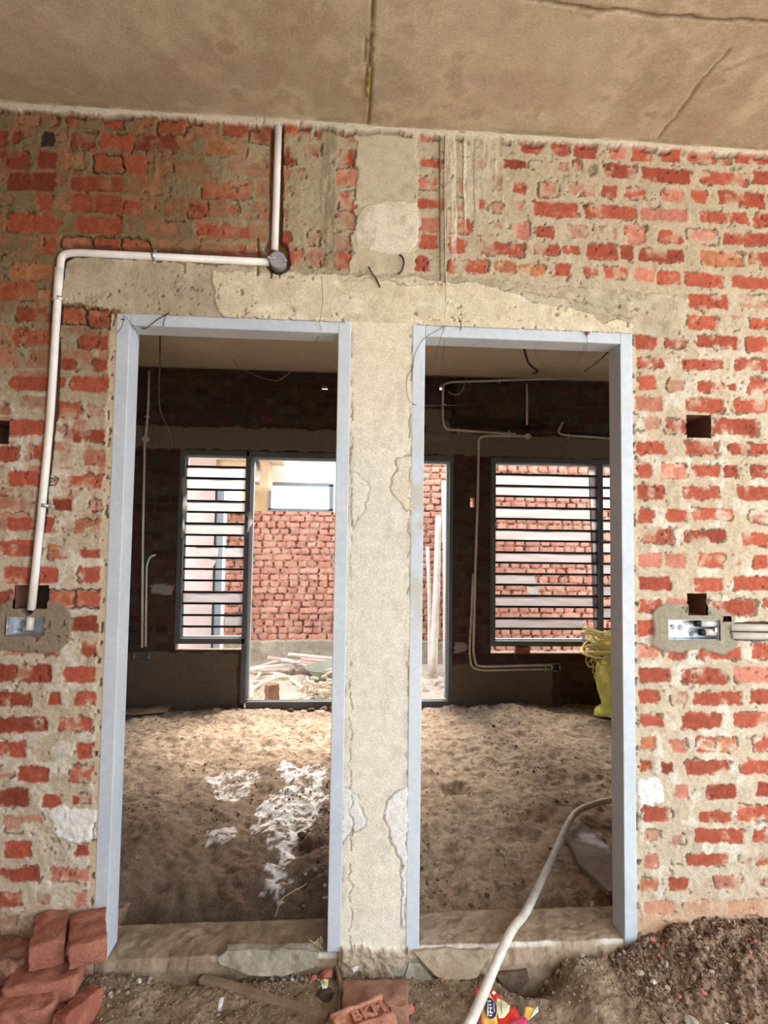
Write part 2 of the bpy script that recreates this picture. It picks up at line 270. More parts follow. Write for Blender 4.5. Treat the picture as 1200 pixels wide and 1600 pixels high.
# ---- front wall, its lintel and the pillar between the doorways
def front_wall():
    def hr(p0, p1, dep):
        a = at(*p0); b = at(*p1); return (round(a[0], 4), round(b[0], 4), round(b[2], 4), round(a[2], 4), dep)
    holes = [(XL1+.006, XL2-.006, -.3, 2.094, None), (XR1+.006, XR2-.006, -.3, 2.094, None),
             hr((1072, 648), (1111, 685), .145), hr((1073, 927), (1104, 961), .145), hr((24, 914), (76, 951), .14), hr((-35, 656), (14, 694), .145),
             hr((1127, 962), (1140, 971), .06), hr((1042, 968), (1123, 1000), .05), hr((11, 963), (72, 993), .05)]
    ex = [v for h in holes for v in h[:2]]; ez = [v for h in holes for v in h[2:4]]
    xs = np.concatenate([axis(-1.6, -.46, .012), axis(-.456, 2.34, .0038, ex), axis(2.352, 3.8, .012)]); zs = axis(-.3, 2.8, .0038, ez)
    X, Z = np.meshgrid(xs, zs, indexing='ij')
    n_b = fb(X, Z, .35, 11, 4); n_m = fb(X, Z, .06, 12, 4); n_s = fb(X, Z, .015, 13, 3)
    col = np.empty(X.shape+(3,)); col[...] = (.52, .435, .32)
    mixc(col, sm(.4, .65, n_b)*.6, (.43, .35, .24)); mixc(col, sm(.5, .7, n_m)*.5, (.60, .54, .44)); mixc(col, sm(.3, .9, Z)*0+sm(.55, .7, n_s)*.25, (.30, .24, .16))
    ul = sm(1.5, 2.3, Z)*sm(.95, .1, X); mixc(col, ul*.9, (.235, .155, .085))          # upper left: browner mortar, with the dimmer light there painted in
    mixc(col, sm(.52, .62, n_m)*sm(.3, .6, fb(X, Z, .02, 14, 3))*.5*(1-sm(1.6, 2.2, Z)), (.68, .64, .55)); ur = sm(2.0, 2.4, Z)*(1-ul); mixc(col, ur*.65, (.42, .345, .225)); mixc(col, ur*sm(.5, .65, n_m)*.4, (.33, .26, .16))
    H = .0025+(n_m-.5)*.007+(n_s-.5)*.004
    lay_bricks(xs, zs, X, Z, col, H, [b[:4]+('f',) for b in auto_bricks(-.5, .5, 1.35, 2.8, np.random.RandomState(6), .008)], .7, 7)
    R = [tuple(int(v)/1000 for v in t.split(',')[:4])+(t.split(',')[4],) for t in BR.split(';')]
    rr = np.random.RandomState(5)
    R += [b for b in auto_bricks(-1.7, 3.8, -.3, 2.8, rr, .016) if b[1] < -.47 or b[0] > 2.36 or b[3] < .02]
    lay_bricks(xs, zs, X, Z, col, H, R, 1., 3)
    col *= 1-ul[..., None]*np.array((.34, .30, .42))  # upper left darkened in colour to stand in for weaker light
    # tan render smeared over some of the brickwork
    sme = sm(.52, .64, fb(X, Z, .09, 41, 4))*sm(1.95, 2.25, Z)*sm(.3, .5, X+0*Z)*sm(.9, .7, X)*.75
    mixc(col, sme, (.36, .29, .18))
    wx, wz = X+(fb(X, Z, .03, 21, 3)-.5)*.03, Z+(fb(X, Z, .03, 22, 3)-.5)*.03
    wx2, wz2 = X+(fb(X, Z, .10, 23, 3)-.5)*.05, Z+(fb(X, Z, .10, 24, 3)-.5)*.05
    # concrete column stub above the lintel
    m = inpoly(wx, wz, wp([(556, 195), (654, 205), (652, 300), (656, 350), (645, 430), (548, 425), (550, 390), (556, 330), (558, 260)])).astype(float)
    mixc(col, m, (.50, .43, .31)); H[...] = H*(1-m)+m*(.006+(n_m-.5)*.004); 
    m2 = inpoly(wx2, wz2, wp([(565, 330), (600, 318), (654, 325), (655, 365), (640, 395), (560, 390), (552, 350)]))*m; mixc(col, m2*.85, (.66, .60, .47)); H += m2*.002
    mixc(col, m*sm(.55, .7, n_m)*.4, (.34, .28, .17))
    # lintel band
    bm_ = wp([(98, 402), (250, 409), (420, 420), (560, 431), (650, 429), (720, 434), (860, 447), (1000, 458), (1072, 464), (1068, 500), (1064, 528), (990, 524), (188, 492), (175, 482), (97, 472)])
    m = inpoly(wx, wz, bm_).astype(float); mixc(col, m, (.40, .335, .235)); H[...] = H*(1-m)+m*(.006+(n_m-.5)*.007)
    mixc(col, m*sm(.45, .7, fb(X, Z, .12, 31, 4))*.6, (.52, .45, .33)); mixc(col, m*sm(.5, .62, fb(X, Z, .05, 38, 4))*sm(1., 1.6, X)*.5, (.54, .48, .38)); mixc(col, m*sm(.58, .68, fb(X, Z, .03, 39, 3))*.4, (.28, .22, .14))
    m2 = inpoly(wx2*.5+wx*.5, wz2*.5+wz*.5, wp([(330, 424), (420, 428), (650, 436), (745, 444), (800, 456), (830, 474), (870, 480), (920, 492), (940, 508), (960, 500), (988, 512), (985, 530), (360, 506), (345, 490), (338, 470)]))*m
    mixc(col, m2*.95, (.62, .54, .385)); H += m2*.004; mixc(col, m2*sm(.55, .72, fb(X, Z*3, .10, 33, 4))*.6, (.74, .68, .54)); mixc(col, m2*sm(.56, .7, fb(X, Z, .05, 34, 4))*.35, (.46, .37, .23))
    # pillar
    m = ((X > XL2-.02) & (X < XR1+.02) & (Z < 2.098)).astype(float)
    mixc(col, m, (.70, .655, .55)); H[...] = H*(1-m)+m*(.001+(fb(X, Z, .2, 35, 3)-.5)*.004+(n_s-.5)*.0012)
    mixc(col, m*sm(1.5, 2.05, Z)*.6, (.68, .58, .41)); mixc(col, m*sm(.5, .2, Z)*.6, (.76, .70, .57)); mixc(col, m*sm(.52, .66, n_b)*.35, (.62, .585, .50))  # warmer top and paler foot, partly light put into the colour
    mixc(col, m*sm(.60, .75, fb(X*2, Z, .08, 36, 4))*.3, (.50, .45, .35))
    mixc(col, m*np.maximum(sm(.025, 0, X-XL2), sm(.03, 0, XR1-X))*sm(.4, .6, n_m)*.6, (.46, .41, .31))
    for pts, c in (([(548, 735), (570, 748), (580, 765), (566, 800), (548, 830)], (.68, .64, .55)), ([(642, 710), (622, 718), (610, 770), (636, 800), (642, 800)], (.64, .57, .44)),
                   ([(532, 1230), (560, 1240), (572, 1290), (545, 1305), (534, 1320)], (.72, .71, .66)), ([(637, 1225), (612, 1240), (600, 1270), (612, 1320), (626, 1345), (630, 1450), (640, 1450)], (.74, .73, .68))):
        p = wp(pts); mm = inpoly(wx2*.4+wx*.6, wz2*.4+wz*.6, p)*m; mixc(col, mm*.9, c); H += mm*.002
        d = line(wx, wz, p); r = sm(.004, .0015, d)*m*.7; mixc(col, r, (.30, .26, .19)); H -= r*.003
    m = inpoly(wx, wz, wp([(532, 1478), (640, 1482), (640, 1530), (532, 1530)])).astype(float); mixc(col, m, (.44, .36, .26)); H += m*(.02+(n_s-.5)*.02+(n_m-.5)*.03)
    # mortar margins along the frames
    for a, b in ((XL1-.022, XL1+.02), (XR2-.02, XR2+.012)):
        m = sm(.004, -.001, np.abs(wx-(a+b)/2)-(b-a)/2)*(Z < 2.09)*.9; mixc(col, m, (.56, .46, .32)); H[...] = H*(1-m)+m*.001
        e = (XL1-.012) if a < 0 else XR2+.004
        m = sm(.005, .002, np.abs(wx-e))*sm(.62, .68, fb(X*0, Z, .02, 37, 2))*(Z < 2.09); H -= m*.012; mixc(col, m*.8, (.05, .035, .025))
    # chalky lime blobs
    for pts in ([(76, 1266), (100, 1258), (150, 1264), (150, 1312), (120, 1318), (84, 1300)], [(996, 1216), (1020, 1212), (1036, 1228), (1034, 1252), (998, 1258)]):
        m = inpoly(wx, wz, wp(pts)).astype(float)*.9; mixc(col, m, (.76, .74, .70)); H += m*(.004+(n_s-.5)*.004)
    # earth stain at the foot of the wall, damp streaks from the slab
    mixc(col, sm(.20, .06, Z+(n_m-.5)*.1)*.72*(1-((X > XL2) & (X < XR1))), (.52, .31, .19))
    for px, wd, c, a, z1 in ((515, .034, (.20, .165, .10), .7, 2.2), (503, .01, (.25, .2, .12), .6, 2.3), (688, .006, (.26, .19, .11), .7, 2.26), (715, .012, (.30, .25, .16), .5, 2.5), (785, .006, (.30, .24, .15), .7, 2.5), (735, .03, (.60, .56, .44), .55, 2.45), (707, .008, (.66, .6, .48), .7, 2.3), (760, .02, (.55, .49, .37), .5, 2.55), (724, .005, (.2, .16, .1), .6, 2.4), (775, .005, (.62, .58, .46), .6, 2.45), (745, .005, (.22, .17, .1), .5, 2.5), (752, .045, (.46, .40, .29), .6, 2.42), (700, .016, (.50, .43, .31), .6, 2.36), (726, .004, (.74, .69, .58), .8, 2.38), (741, .004, (.20, .15, .09), .7, 2.42), (696, .004, (.2, .15, .09), .6, 2.3), (711, .004, (.74, .69, .58), .7, 2.3)):
        x = at(px, 300)[0]; sx = x+(fb(X*0, Z, .2, 44, 2)-.5)*.01
        m = sm(wd, wd*.35, np.abs(X-sx))*sm(z1, z1+.12, Z+(n_m-.5)*.2)*a*sm(.25, .5, fb(X*6, Z*.6, .05, 45, 3)); mixc(col, m, c); H += m*.002
    # steel box surrounds
    for cx, cy, rx, rz, c in ((1084, 984, .155, .085, (.29, .255, .19)), (52, 975, .135, .085, (.25, .20, .135))):
        p = at(cx, cy); d = ((wx2-p[0])/rx)**4+((wz2-p[2])/rz)**4; m = sm(1.1, .8, d); mixc(col, m, c); H[...] = H*(1-m)+m*(.010+(n_s-.5)*.003)
    # chases cut for the conduits
    for pts, wd in (([(433, 196), (430, 392)], .021), ([(425, 403), (118, 392)], .020), ([(118, 392), (96, 404), (88, 455), (80, 650), (63, 800), (44, 950)], .019), ([(1152, 986), (1420, 990)], .030), ([(432, 392), (434, 412)], .040)):
        d = line(X+(n_m-.5)*.008, Z+(n_m-.5)*.008, wp(pts)); m = sm(wd+.003, wd-.001, d); H[...] = H*(1-m)-m*.030; mixc(col, m*.75, (.18, .075, .045))
    # mortar squeezed out under the slab
    e = 2.8-Z-.012-.02*fb(X, Z*.5, .03, 51, 3)*sm(.3, .7, fb(X, Z*0, .15, 52, 2))
    m = sm(.004, -.001, e); mixc(col, m*.9, (.56, .50, .39)); H[...] = H*(1-m)+m*.014
    m = sm(.018, .010, e)*sm(.0, .003, e)*sm(.45, .6, fb(X, Z*0, .04, 53, 2)); H -= m*.012; mixc(col, m*.5, (.12, .07, .04))
    # small pits and hairline cracks
    m = sm(.74, .80, fb(X, Z, .012, 61, 2))*sm(.5, .6, fb(X, Z, .08, 62, 2))*(1-((X > XL2) & (X < XR1))); H -= m*.006; mixc(col, m*.5, (.12, .08, .05))
    for pts in ([(530, 441), (580, 437), (640, 448), (700, 443), (740, 441), (772, 450)], [(650, 440), (668, 437), (690, 450)], [(760, 447), (820, 458), (900, 470), (985, 500)], [(548, 510), (548, 1480)], [(642, 520), (636, 1480)]):
        d = line(wx, wz, wp(pts)); m = sm(.0035, .001, d)*.7*sm(.35, .5, n_m); H -= m*.004; mixc(col, m, (.22, .16, .09))
    for pts in ([(403, 404), (403, 432)], [(424, 412), (424, 436)], [(436, 414), (437, 436)], [(403, 372), (403, 400)]):
        m = sm(.0035, .002, line(X, Z, wp(pts))); H -= m*.006; mixc(col, m*.8, (.06, .04, .02))
    m = sm(.022, .012, np.hypot(X-at(925, 265)[0], (Z-at(925, 265)[2])*.8)); H -= m*.012; mixc(col, m*.5, (.2, .17, .12))
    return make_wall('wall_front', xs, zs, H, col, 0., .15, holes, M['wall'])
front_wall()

# ---- rear wall of the room behind, with its window and door openings
W1 = (-.628, -.05, .47, 2.10); D3 = (-.05, 1.708, -.3, 2.10); W2 = (2.045, 3.92, .455, 2.10)
def rear_wall():
    holes = [(W1[0]+.004, -.052, W1[2]-.055, 2.10, None, 'L', 2.10), (-.052, D3[1]-.004, -.3, 2.10, None, 'R', W1[2]-.055), (W2[0]+.004, W2[1]-.004, W2[2]-.066, 2.10, None)]
    holes += [(.553, .603, 2.655, 2.69, None), (1.585, 1.628, 2.685, 2.735, None), (1.862, 1.905, 1.655, 1.74, None)]
    xs = axis(-1.5, 4.3, .009, [v for h in holes for v in h[:2]]); zs = axis(-.3, 2.8, .009, [v for h in holes for v in h[2:4]])
    X, Z = np.meshgrid(xs, zs, indexing='ij'); n_m = fb(X, Z, .08, 112, 4); n_s = fb(X, Z, .02, 113, 3)
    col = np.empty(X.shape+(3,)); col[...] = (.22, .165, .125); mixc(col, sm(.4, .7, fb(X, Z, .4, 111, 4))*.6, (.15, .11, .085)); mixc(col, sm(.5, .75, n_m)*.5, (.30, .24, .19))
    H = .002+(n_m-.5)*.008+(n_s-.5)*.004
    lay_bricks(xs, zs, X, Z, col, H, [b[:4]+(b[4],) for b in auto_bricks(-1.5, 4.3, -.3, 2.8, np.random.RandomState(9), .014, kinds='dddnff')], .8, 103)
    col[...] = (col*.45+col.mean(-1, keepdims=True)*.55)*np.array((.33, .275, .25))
    wx, wz = X+(n_m-.5)*.05, Z+(fb(X, Z, .08, 115, 4)-.5)*.05
    m = ((wz > 2.11) & (wz < 2.30)).astype(float); mixc(col, m*.9, (.19, .155, .115)); H[...] = H*(1-m)+.008*m            # lintel
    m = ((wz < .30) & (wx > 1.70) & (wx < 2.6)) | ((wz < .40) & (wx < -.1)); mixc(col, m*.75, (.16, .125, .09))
    m = inpoly(wx, wz, wp([(664, 690), (700, 690), (705, 640), (664, 640)], BY)).astype(float); mixc(col, m*.8, (.22, .18, .14))
    m = inpoly(wx, wz, wp([(236, 912), (272, 914), (270, 930), (236, 928)], BY)).astype(float); mixc(col, m*.7, (.40, .37, .33))
    m = inpoly(wx, wz, wp([(710, 1003), (728, 1003), (730, 1018), (710, 1020)], BY)).astype(float); mixc(col, m*.6, (.42, .35, .29))
    for pts, wd in (([(823, 668), (745, 662), (712, 662), (703, 655), (703, 605)], .055), ([(692, 610), (712, 594), (960, 583)], .03), ([(823, 668), (845, 665)], .05), ([(876, 683), (960, 688)], .03)):
        m = sm(wd, wd-.02, line(wx, wz, wp([(a, b-5) for a, b in pts], BY))); H -= m*.03; mixc(col, m*.7, (.03, .022, .018))
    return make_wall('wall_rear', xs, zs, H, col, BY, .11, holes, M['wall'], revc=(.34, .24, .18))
rear_wall()

# ---- yard wall beyond: fresh open-jointed brick on a rendered plinth
def yard_wall(name, x0, x1, z1, y0, seed, op=(), plinth=.17, course=.0776, sc_=1.):
    xs = axis(x0, x1, .008, [v for h in op for v in h[:2]]); zs = axis(-.35, z1, .008, [v for h in op for v in h[2:4]])
    X, Z = np.meshgrid(xs, zs, indexing='ij'); n_m = fb(X, Z, .08, seed+12, 4); n_s = fb(X, Z, .02, seed+13, 3)
    col = np.empty(X.shape+(3,)); col[...] = (.30, .16, .11); mixc(col, sm(.4, .6, fb(X, Z, .03, seed, 3))*.85, (.10, .045, .035))
    H = -.020+(n_m-.5)*.012
    lay_bricks(xs, zs, X, Z, col, H, auto_bricks(x0, x1, plinth, z1, np.random.RandomState(seed), .013, course, 'nnpppppnnd', .5), .55, seed+3)
    rd = sm(.12, .25, col[..., 0]); mixc(col, rd*.38, (.82, .50, .40)); mixc(col, sm(.4, .7, fb(X, Z, .05, seed+31, 4))*.25*rd, (.85, .68, .58))
    m = sm(.50, .60, fb(X, Z*1.5, .07, seed+21, 4)+sm(.7, .2, Z)*.12)*sm(.014, .0, np.abs(np.mod(Z-plinth+.006, course)-.006))*.8; mixc(col, m, (.66, .52, .40)); H += m*.012
    m = sm(plinth+.02, plinth-.005, Z+(n_m-.5)*.05+.01); mixc(col, m, (.50, .46, .38)); H[...] = H*(1-m)+m*(.02+(n_m-.5)*.01); mixc(col, m*sm(.45, .6, fb(X, Z, .12, seed+5, 4))*.7, (.34, .31, .24))
    return make_wall(name, xs, zs, H, col, y0, .2, [h+(None,) for h in op], M['wall'], revc=(.6, .5, .42))
yard_wall('wall_yard', -.66, 4.4, 1.69, 5.0, 200)
yard_wall('wall_tall', 1.30, 2.4, 2.9, 4.96, 250)
yard_wall('wall_neighbour', 2.12, 4.4, 2.5, 4.35, 300, course=.082)

# ---------------------------------------------------------------- slab, side walls
box('ceiling', -1.9, 4.5, -3.3, 3.42, 2.812, 2.95, M['slab'], kind='structure')
def ceiling_face():
    xs = axis(-.7, 2.7, .007); ys = axis(-.95, .0, .007); X, Y = np.meshgrid(xs, ys, indexing='ij')
    nb = fb(X, Y, .45, 401, 4); nm = fb(X, Y, .10, 402, 4); ns = fb(X, Y, .02, 403, 3)
    col = np.empty(X.shape+(3,)); col[...] = (.49, .41, .30); mixc(col, sm(.38, .6, nb)*.8, (.40, .32, .225)); mixc(col, sm(.48, .66, nm)*.55, (.60, .51, .375)); mixc(col, sm(.5, .7, fb(X, Y, .2, 408, 4))*.4, (.40, .28, .21)); mixc(col, sm(.66, .75, nm)*.35, (.24, .16, .09))
    H = (nb-.5)*.012+(nm-.5)*.003
    def cp(pts): return [(atz(a, b, 2.8)[0], atz(a, b, 2.8)[1]) for a, b in pts]
    wx, wy = X+(fb(X, Y, .05, 404, 3)-.5)*.02, Y+(fb(X, Y, .05, 405, 3)-.5)*.02
    H += (Y > .0)*0+sm(.0, .01, X-atz(575, 100, 2.8)[0])*.003
    for pts, wd, a in (([(582, -40), (581, 60), (575, 195)], .006, .8), ([(574, 60), (572, 130)], .005, .6), ([(560, -60), (830, -2), (900, 8), (1000, 20), (1230, 36)], .007, .8), ([(1140, 75), (1100, 120), (1060, 175), (1028, 215)], .007, .55), ([(1230, 70), (1180, 90), (1130, 110)], .012, .3)):
        d = line(wx, wy, cp(pts)); m = sm(wd, wd*.3, d)*a; H -= m*.007; mixc(col, m, (.14, .095, .055))
    m = sm(.006, .002, line(wx, wy, cp([(575, 112), (573, 146)]))); m = np.maximum(m, sm(.010, .004, np.hypot(X-cp([(573, 138)])[0][0], (Y-cp([(573, 138)])[0][1])*.6))); mixc(col, m*.9, (.38, .36, .05)); H += m*.006
    m = sm(-.045, -.02, wy)*sm(.5, .6, fb(X, Y, .12, 406, 3)); mixc(col, m*.5, (.20, .15, .09))
    m = sm(-.016, -.008, Y+(ns-.5)*.012); mixc(col, m*.8, (.58, .52, .40)); H += m*.006
    V = np.stack([X, Y, 2.8-H], -1).reshape(-1, 3); F = grid_faces(len(xs), len(ys))[:, ::-1]
    ob('ceiling_soffit', mesh('ceiling_soffit', V, F, True, col.reshape(-1, 3)), M['conc'], kind='structure')
ceiling_face()
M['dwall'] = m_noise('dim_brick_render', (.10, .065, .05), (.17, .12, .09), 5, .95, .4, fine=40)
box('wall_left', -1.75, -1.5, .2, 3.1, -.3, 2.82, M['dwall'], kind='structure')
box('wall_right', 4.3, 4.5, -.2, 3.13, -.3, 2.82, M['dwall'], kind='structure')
M['owall'] = m_noise('brown_brick_render', (.34, .15, .09), (.40, .27, .18), 9, .95, .4, fine=40)
box('wall_side_blocker', -1.85, -1.6, -3.3, .2, -.3, 2.82, M['owall'], kind='structure')  # unseen wall added to block light from the left

box('wall_back_blocker', -1.85, 1.0, -3.55, -3.3, -.3, 2.82, M['owall'], kind='structure')  # unseen wall added behind the camera so light enters from the right
# ---------------------------------------------------------------- ground
def gfront(X, Y):
    z = -.070+.022*sm(.45, .2, X)+(fb(X, Y, .30, 501, 4)-.5)*.045+(fb(X, Y, .06, 502, 4)-.5)*.024+(fb(X, Y, .015, 503, 3)-.5)*.008
    r = sm(1.62, 1.95, X); z = z+r*(.105*sm(-.40, .02, Y)+.02+(fb(X, Y, .045, 504, 3)-.5)*.050+(fb(X, Y, .016, 514, 2)-.5)*.022)
    z = z+sm(1.46, 1.56, X)*sm(1.85, 1.65, X)*.045*sm(.02, -.06, Y)                       # smooth mound
    z = z-sm(.30, .03, np.hypot((X-1.40)*2.2, (Y+.03)*2.6))*.10                             # pit under the right sill
    z = z+sm(.25, .0, X)*.03*sm(-.3, -.05, Y)
    z = z-sm(.035, .0, np.abs(Y-.0))*sm(1.9, 1.6, X)*.015
    z = z-sm(-.1, -.9, Y)*.05
    return z
def ground():
    xs = np.concatenate([axis(-6, -.5, .25), axis(-.49, 2.4, .0055), axis(2.41, 3.4, .012), axis(3.6, 8, .25)]); ys = np.concatenate([axis(-9, -.7, .25), axis(-.62, .06, .0055)])
    X, Y = np.meshgrid(xs, ys, indexing='ij'); Zg = gfront(X, Y); nm = fb(X, Y, .09, 505, 4); ns = fb(X, Y, .012, 506, 3)
    col = np.empty(X.shape+(3,)); col[...] = (.235, .17, .11); mixc(col, sm(.38, .6, nm)*.8, (.36, .275, .185)); mixc(col, sm(.55, .7, ns)*.5, (.14, .095, .06))
    r = sm(1.66, 1.9, X+(nm-.5)*.3); mixc(col, r*.85, (.20, .12, .075)); mixc(col, r*sm(.45, .7, ns)*.5, (.36, .24, .16)); mixc(col, r*sm(.55, .66, fb(X, Y, .02, 507, 2))*.8, (.07, .045, .03))
    mixc(col, sm(-.6, -1.2, Y)*.8, (.58, .48, .36))
    V = np.stack([X, Y, Zg], -1).reshape(-1, 3); F = grid_faces(len(xs), len(ys))
    o = ob('ground', mesh('ground', V, F, True, col.reshape(-1, 3)), M['soil'], kind='structure')
ground()
def gin(X, Y):
    z = -.075+.05*sm(.3, 2.6, Y)+(fb(X, Y, .55, 521, 3)-.5)*.10+(fb(X, Y, .12, 522, 4)-.5)*.055+(fb(X, Y, .035, 523, 3)-.5)*.030
    z = z-.10*sm(.50, .24, Y)-.05*sm(.08, .0, np.hypot((X-.62)*.8, Y-.75))-.04*sm(.10, .0, np.hypot(X-.35, (Y-.95)*.8))+.05*sm(.0, -.2, X-.05-(Y-.3)*.1)*sm(1.2, .9, Y)*sm(.2, .4, Y)
    z = z-sm(3.05, 2.85, Y)*0-.03*sm(2.8, 3.0, Y)
    z = z+.06*sm(.35, .0, np.hypot(X-.85, (Y-.75)*.7))                                      # spoil heap by the pillar
    z = z-.07*sm(.14, .02, np.hypot(X-1.42, Y-1.35))
    # flat plates half buried
    return z
def floor_in():
    xs = axis(-1.5, 4.3, .0105); ys = axis(.15, 3.08, .0105); X, Y = np.meshgrid(xs, ys, indexing='ij'); Zg = gin(X, Y)
    nm = fb(X, Y, .10, 525, 4); ns = fb(X, Y, .022, 526, 3); col = np.empty(X.shape+(3,)); col[...] = (.36, .26, .185)
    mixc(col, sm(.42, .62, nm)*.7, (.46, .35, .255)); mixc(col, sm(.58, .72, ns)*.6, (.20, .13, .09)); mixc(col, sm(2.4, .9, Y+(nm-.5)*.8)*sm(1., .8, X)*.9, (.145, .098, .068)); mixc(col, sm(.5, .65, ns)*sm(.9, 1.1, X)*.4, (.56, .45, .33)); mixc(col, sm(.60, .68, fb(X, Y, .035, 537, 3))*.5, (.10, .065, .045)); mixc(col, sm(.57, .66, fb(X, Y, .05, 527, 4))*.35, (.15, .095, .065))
    wx, wy = X+(nm-.5)*.16, Y+(fb(X, Y, .10, 528, 4)-.5)*.22
    def fp(pts): return [(atz(a, b, -.05)[0], atz(a, b, -.05)[1]) for a, b in pts]
    m = inpoly(wx, wy, fp([(432, 1200), (510, 1205), (505, 1260), (478, 1290), (462, 1345), (440, 1400), (408, 1398), (425, 1330), (398, 1290), (400, 1260), (440, 1240)])).astype(float)
    m = np.maximum(m, .75*inpoly(wx, wy, fp([(325, 1215), (400, 1210), (385, 1240), (330, 1250)]))); m = np.maximum(m, .6*inpoly(wx, wy, fp([(325, 1290), (362, 1285), (360, 1320), (322, 1318)])))
    mixc(col, np.clip(m*sm(.42, .54, fb(X, Y, .035, 529, 5)*.6+fb(X, Y, .012, 530, 2)*.4), 0, 1)*.92, (.72, .70, .70))
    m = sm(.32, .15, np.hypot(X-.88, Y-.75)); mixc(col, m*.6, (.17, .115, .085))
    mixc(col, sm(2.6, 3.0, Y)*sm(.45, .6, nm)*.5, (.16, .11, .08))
    V = np.stack([X, Y, Zg], -1).reshape(-1, 3)
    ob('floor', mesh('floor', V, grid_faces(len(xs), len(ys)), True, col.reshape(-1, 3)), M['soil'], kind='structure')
floor_in()
def gyard(X, Y): return -.12+(fb(X, Y, .3, 541, 4)-.5)*.10+(fb(X, Y, .05, 542, 3)-.5)*.03+.07*sm(3.5, 3.15, Y)
def yard():
    xs = axis(-3.5, 5.5, .03); ys = axis(3.06, 7.5, .03); X, Y = np.meshgrid(xs, ys, indexing='ij'); Zg = gyard(X, Y); nm = fb(X, Y, .10, 545, 4)
    col = np.empty(X.shape+(3,)); col[...] = (.62, .51, .40); mixc(col, sm(.4, .6, nm)*.6, (.72, .64, .54)); mixc(col, sm(.62, .7, fb(X, Y, .05, 546, 3))*.6, (.34, .25, .18))
    V = np.stack([X, Y, Zg], -1).reshape(-1, 3)
    ob('ground_yard', mesh('ground_yard', V, grid_faces(len(xs), len(ys)), True, col.reshape(-1, 3)), M['soil'], kind='structure')
yard()
# ---------------------------------------------------------------- door frames and sills
m = M['spaint'] = m_noise('mortar_smeared_paint', (.52, .575, .63), (.60, .65, .69), 3.5, .6, .12, spec=.3, fine=45, fv=.06); nt = m.node_tree; b = nt.nodes['Principled BSDF']; src = b.inputs['Base Color'].links[0].from_socket
tc = nd(nt, 'ShaderNodeTexCoord'); nz = nd(nt, 'ShaderNodeTexNoise'); nz.inputs['Scale'].default_value = 9; nz.inputs['Detail'].default_value = 8; nt.links.new(tc.outputs['Object'], nz.inputs[0]); sx = nd(nt, 'ShaderNodeSeparateXYZ'); nt.links.new(tc.outputs['Object'], sx.inputs[0])
def rng(src_, a, b_, c=0, d=1):
    q = nd(nt, 'ShaderNodeMapRange'); q.inputs[1].default_value = a; q.inputs[2].default_value = b_; q.inputs[3].default_value = c; q.inputs[4].default_value = d; nt.links.new(src_, q.inputs[0]); return q.outputs[0]
def mul(a, b_): q = nd(nt, 'ShaderNodeMath', operation='MULTIPLY'); nt.links.new(a, q.inputs[0]); nt.links.new(b_, q.inputs[1]); return q.outputs[0]
msk = mul(mul(rng(nz.outputs[0], .44, .54), rng(sx.outputs[2], 1.75, 1.55)), rng(sx.outputs[2], .95, 1.2)); mx = nd(nt, 'ShaderNodeMix', data_type='RGBA'); nt.links.new(msk, mx.inputs[0]); nt.links.new(src, mx.inputs[6]); mx.inputs[7].default_value = (.50, .48, .42, 1); nt.links.new(mx.outputs[2], b.inputs['Base Color'])
def _sm(r):
    o = [c for c in r.children if c.name.startswith('jamb')][0]; o.data.materials.clear(); o.data.materials.append(M['spaint'])
mk = (lambda r: None, _sm)
def front_door(name, a, b, zb1, zb2):
    r = empty(name, (a, 0, 0), 'structure'); y0, y1 = -.003, FDP; w_ = FWD
    def part(n, *q):
        o = box(n, *q, M['paint'], r, .0025); o.location.x = -a; return o
    part('jamb', a, a+w_, y0, y1, zb1, 2.1); part('jamb', b-w_, b, y0, y1, zb2, 2.1); mk[name == 'door_2'](r); part('head', a+w_, b-w_, y0, y1, 2.1-w_, 2.1)
    return r
front_door('door_1', XL1, XL2, .0, .003); front_door('door_2', XR1, XR2, .003, -.01)
def sill(name, x0, x1, prof, c0, c1, seed):
    xs = axis(x0, x1, .005); P = [Vector((0, a, b)) for a, b in prof]; S = [P[0]]
    for a, b in zip(P, P[1:]):
        n = max(1, int((b-a).length/.005)); S += [a.lerp(b, (k+1)/n) for k in range(n)]
    sy = np.array([p.y for p in S]); sz = np.array([p.z for p in S]); X, _ = np.meshgrid(xs, sy, indexing='ij'); Y = np.broadcast_to(sy, X.shape); Zz = np.broadcast_to(sz, X.shape)
    q = Y-Zz; n1 = fb(X, q, .07, seed, 4)-.5; n2 = fb(X, q, .015, seed+1, 3)-.5
    V = np.stack([X, Y-n1*.016-n2*.006, Zz+n1*.018+n2*.006], -1).reshape(-1, 3)
    col = np.empty(X.shape+(3,)); col[...] = c0; mixc(col, sm(.45, .62, fb(X, q, .06, seed+2, 4))*.7, c1); mixc(col, sm(.60, .72, fb(X, q, .03, seed+3, 3))*.6, (.19, .13, .09))
    rim = (1 if x0 < .5 else 1)*sm(.009, .003, np.abs(Y-prof[2][0]))*sm(.018, .008, np.abs(Zz-prof[2][1]))*(1 if x0 < .5 else sm(.38, .5, fb(X, q, .2, seed+4, 2))); rim = rim*(sm(.36, .38, X) if x0 < .5 else 1); mixc(col, rim*.85, (.70, .65, .56))
    return ob(name, mesh(name, V, grid_faces(len(xs), len(sy))[:, ::-1], True, col.reshape(-1, 3)), M['conc'], kind='structure')
sill('trim_1', .0, .79, [(.20, -.16), (.172, .0), (.012, -.008), (.0, -.04), (.03, -.16)], (.29, .21, .14), (.38, .29, .20), 601)
sill('trim_2', .985, 1.80, [(.22, -.16), (.190, .004), (.0, .012), (-.012, -.05), (.0, -.16)], (.36, .265, .18), (.47, .37, .26), 611)

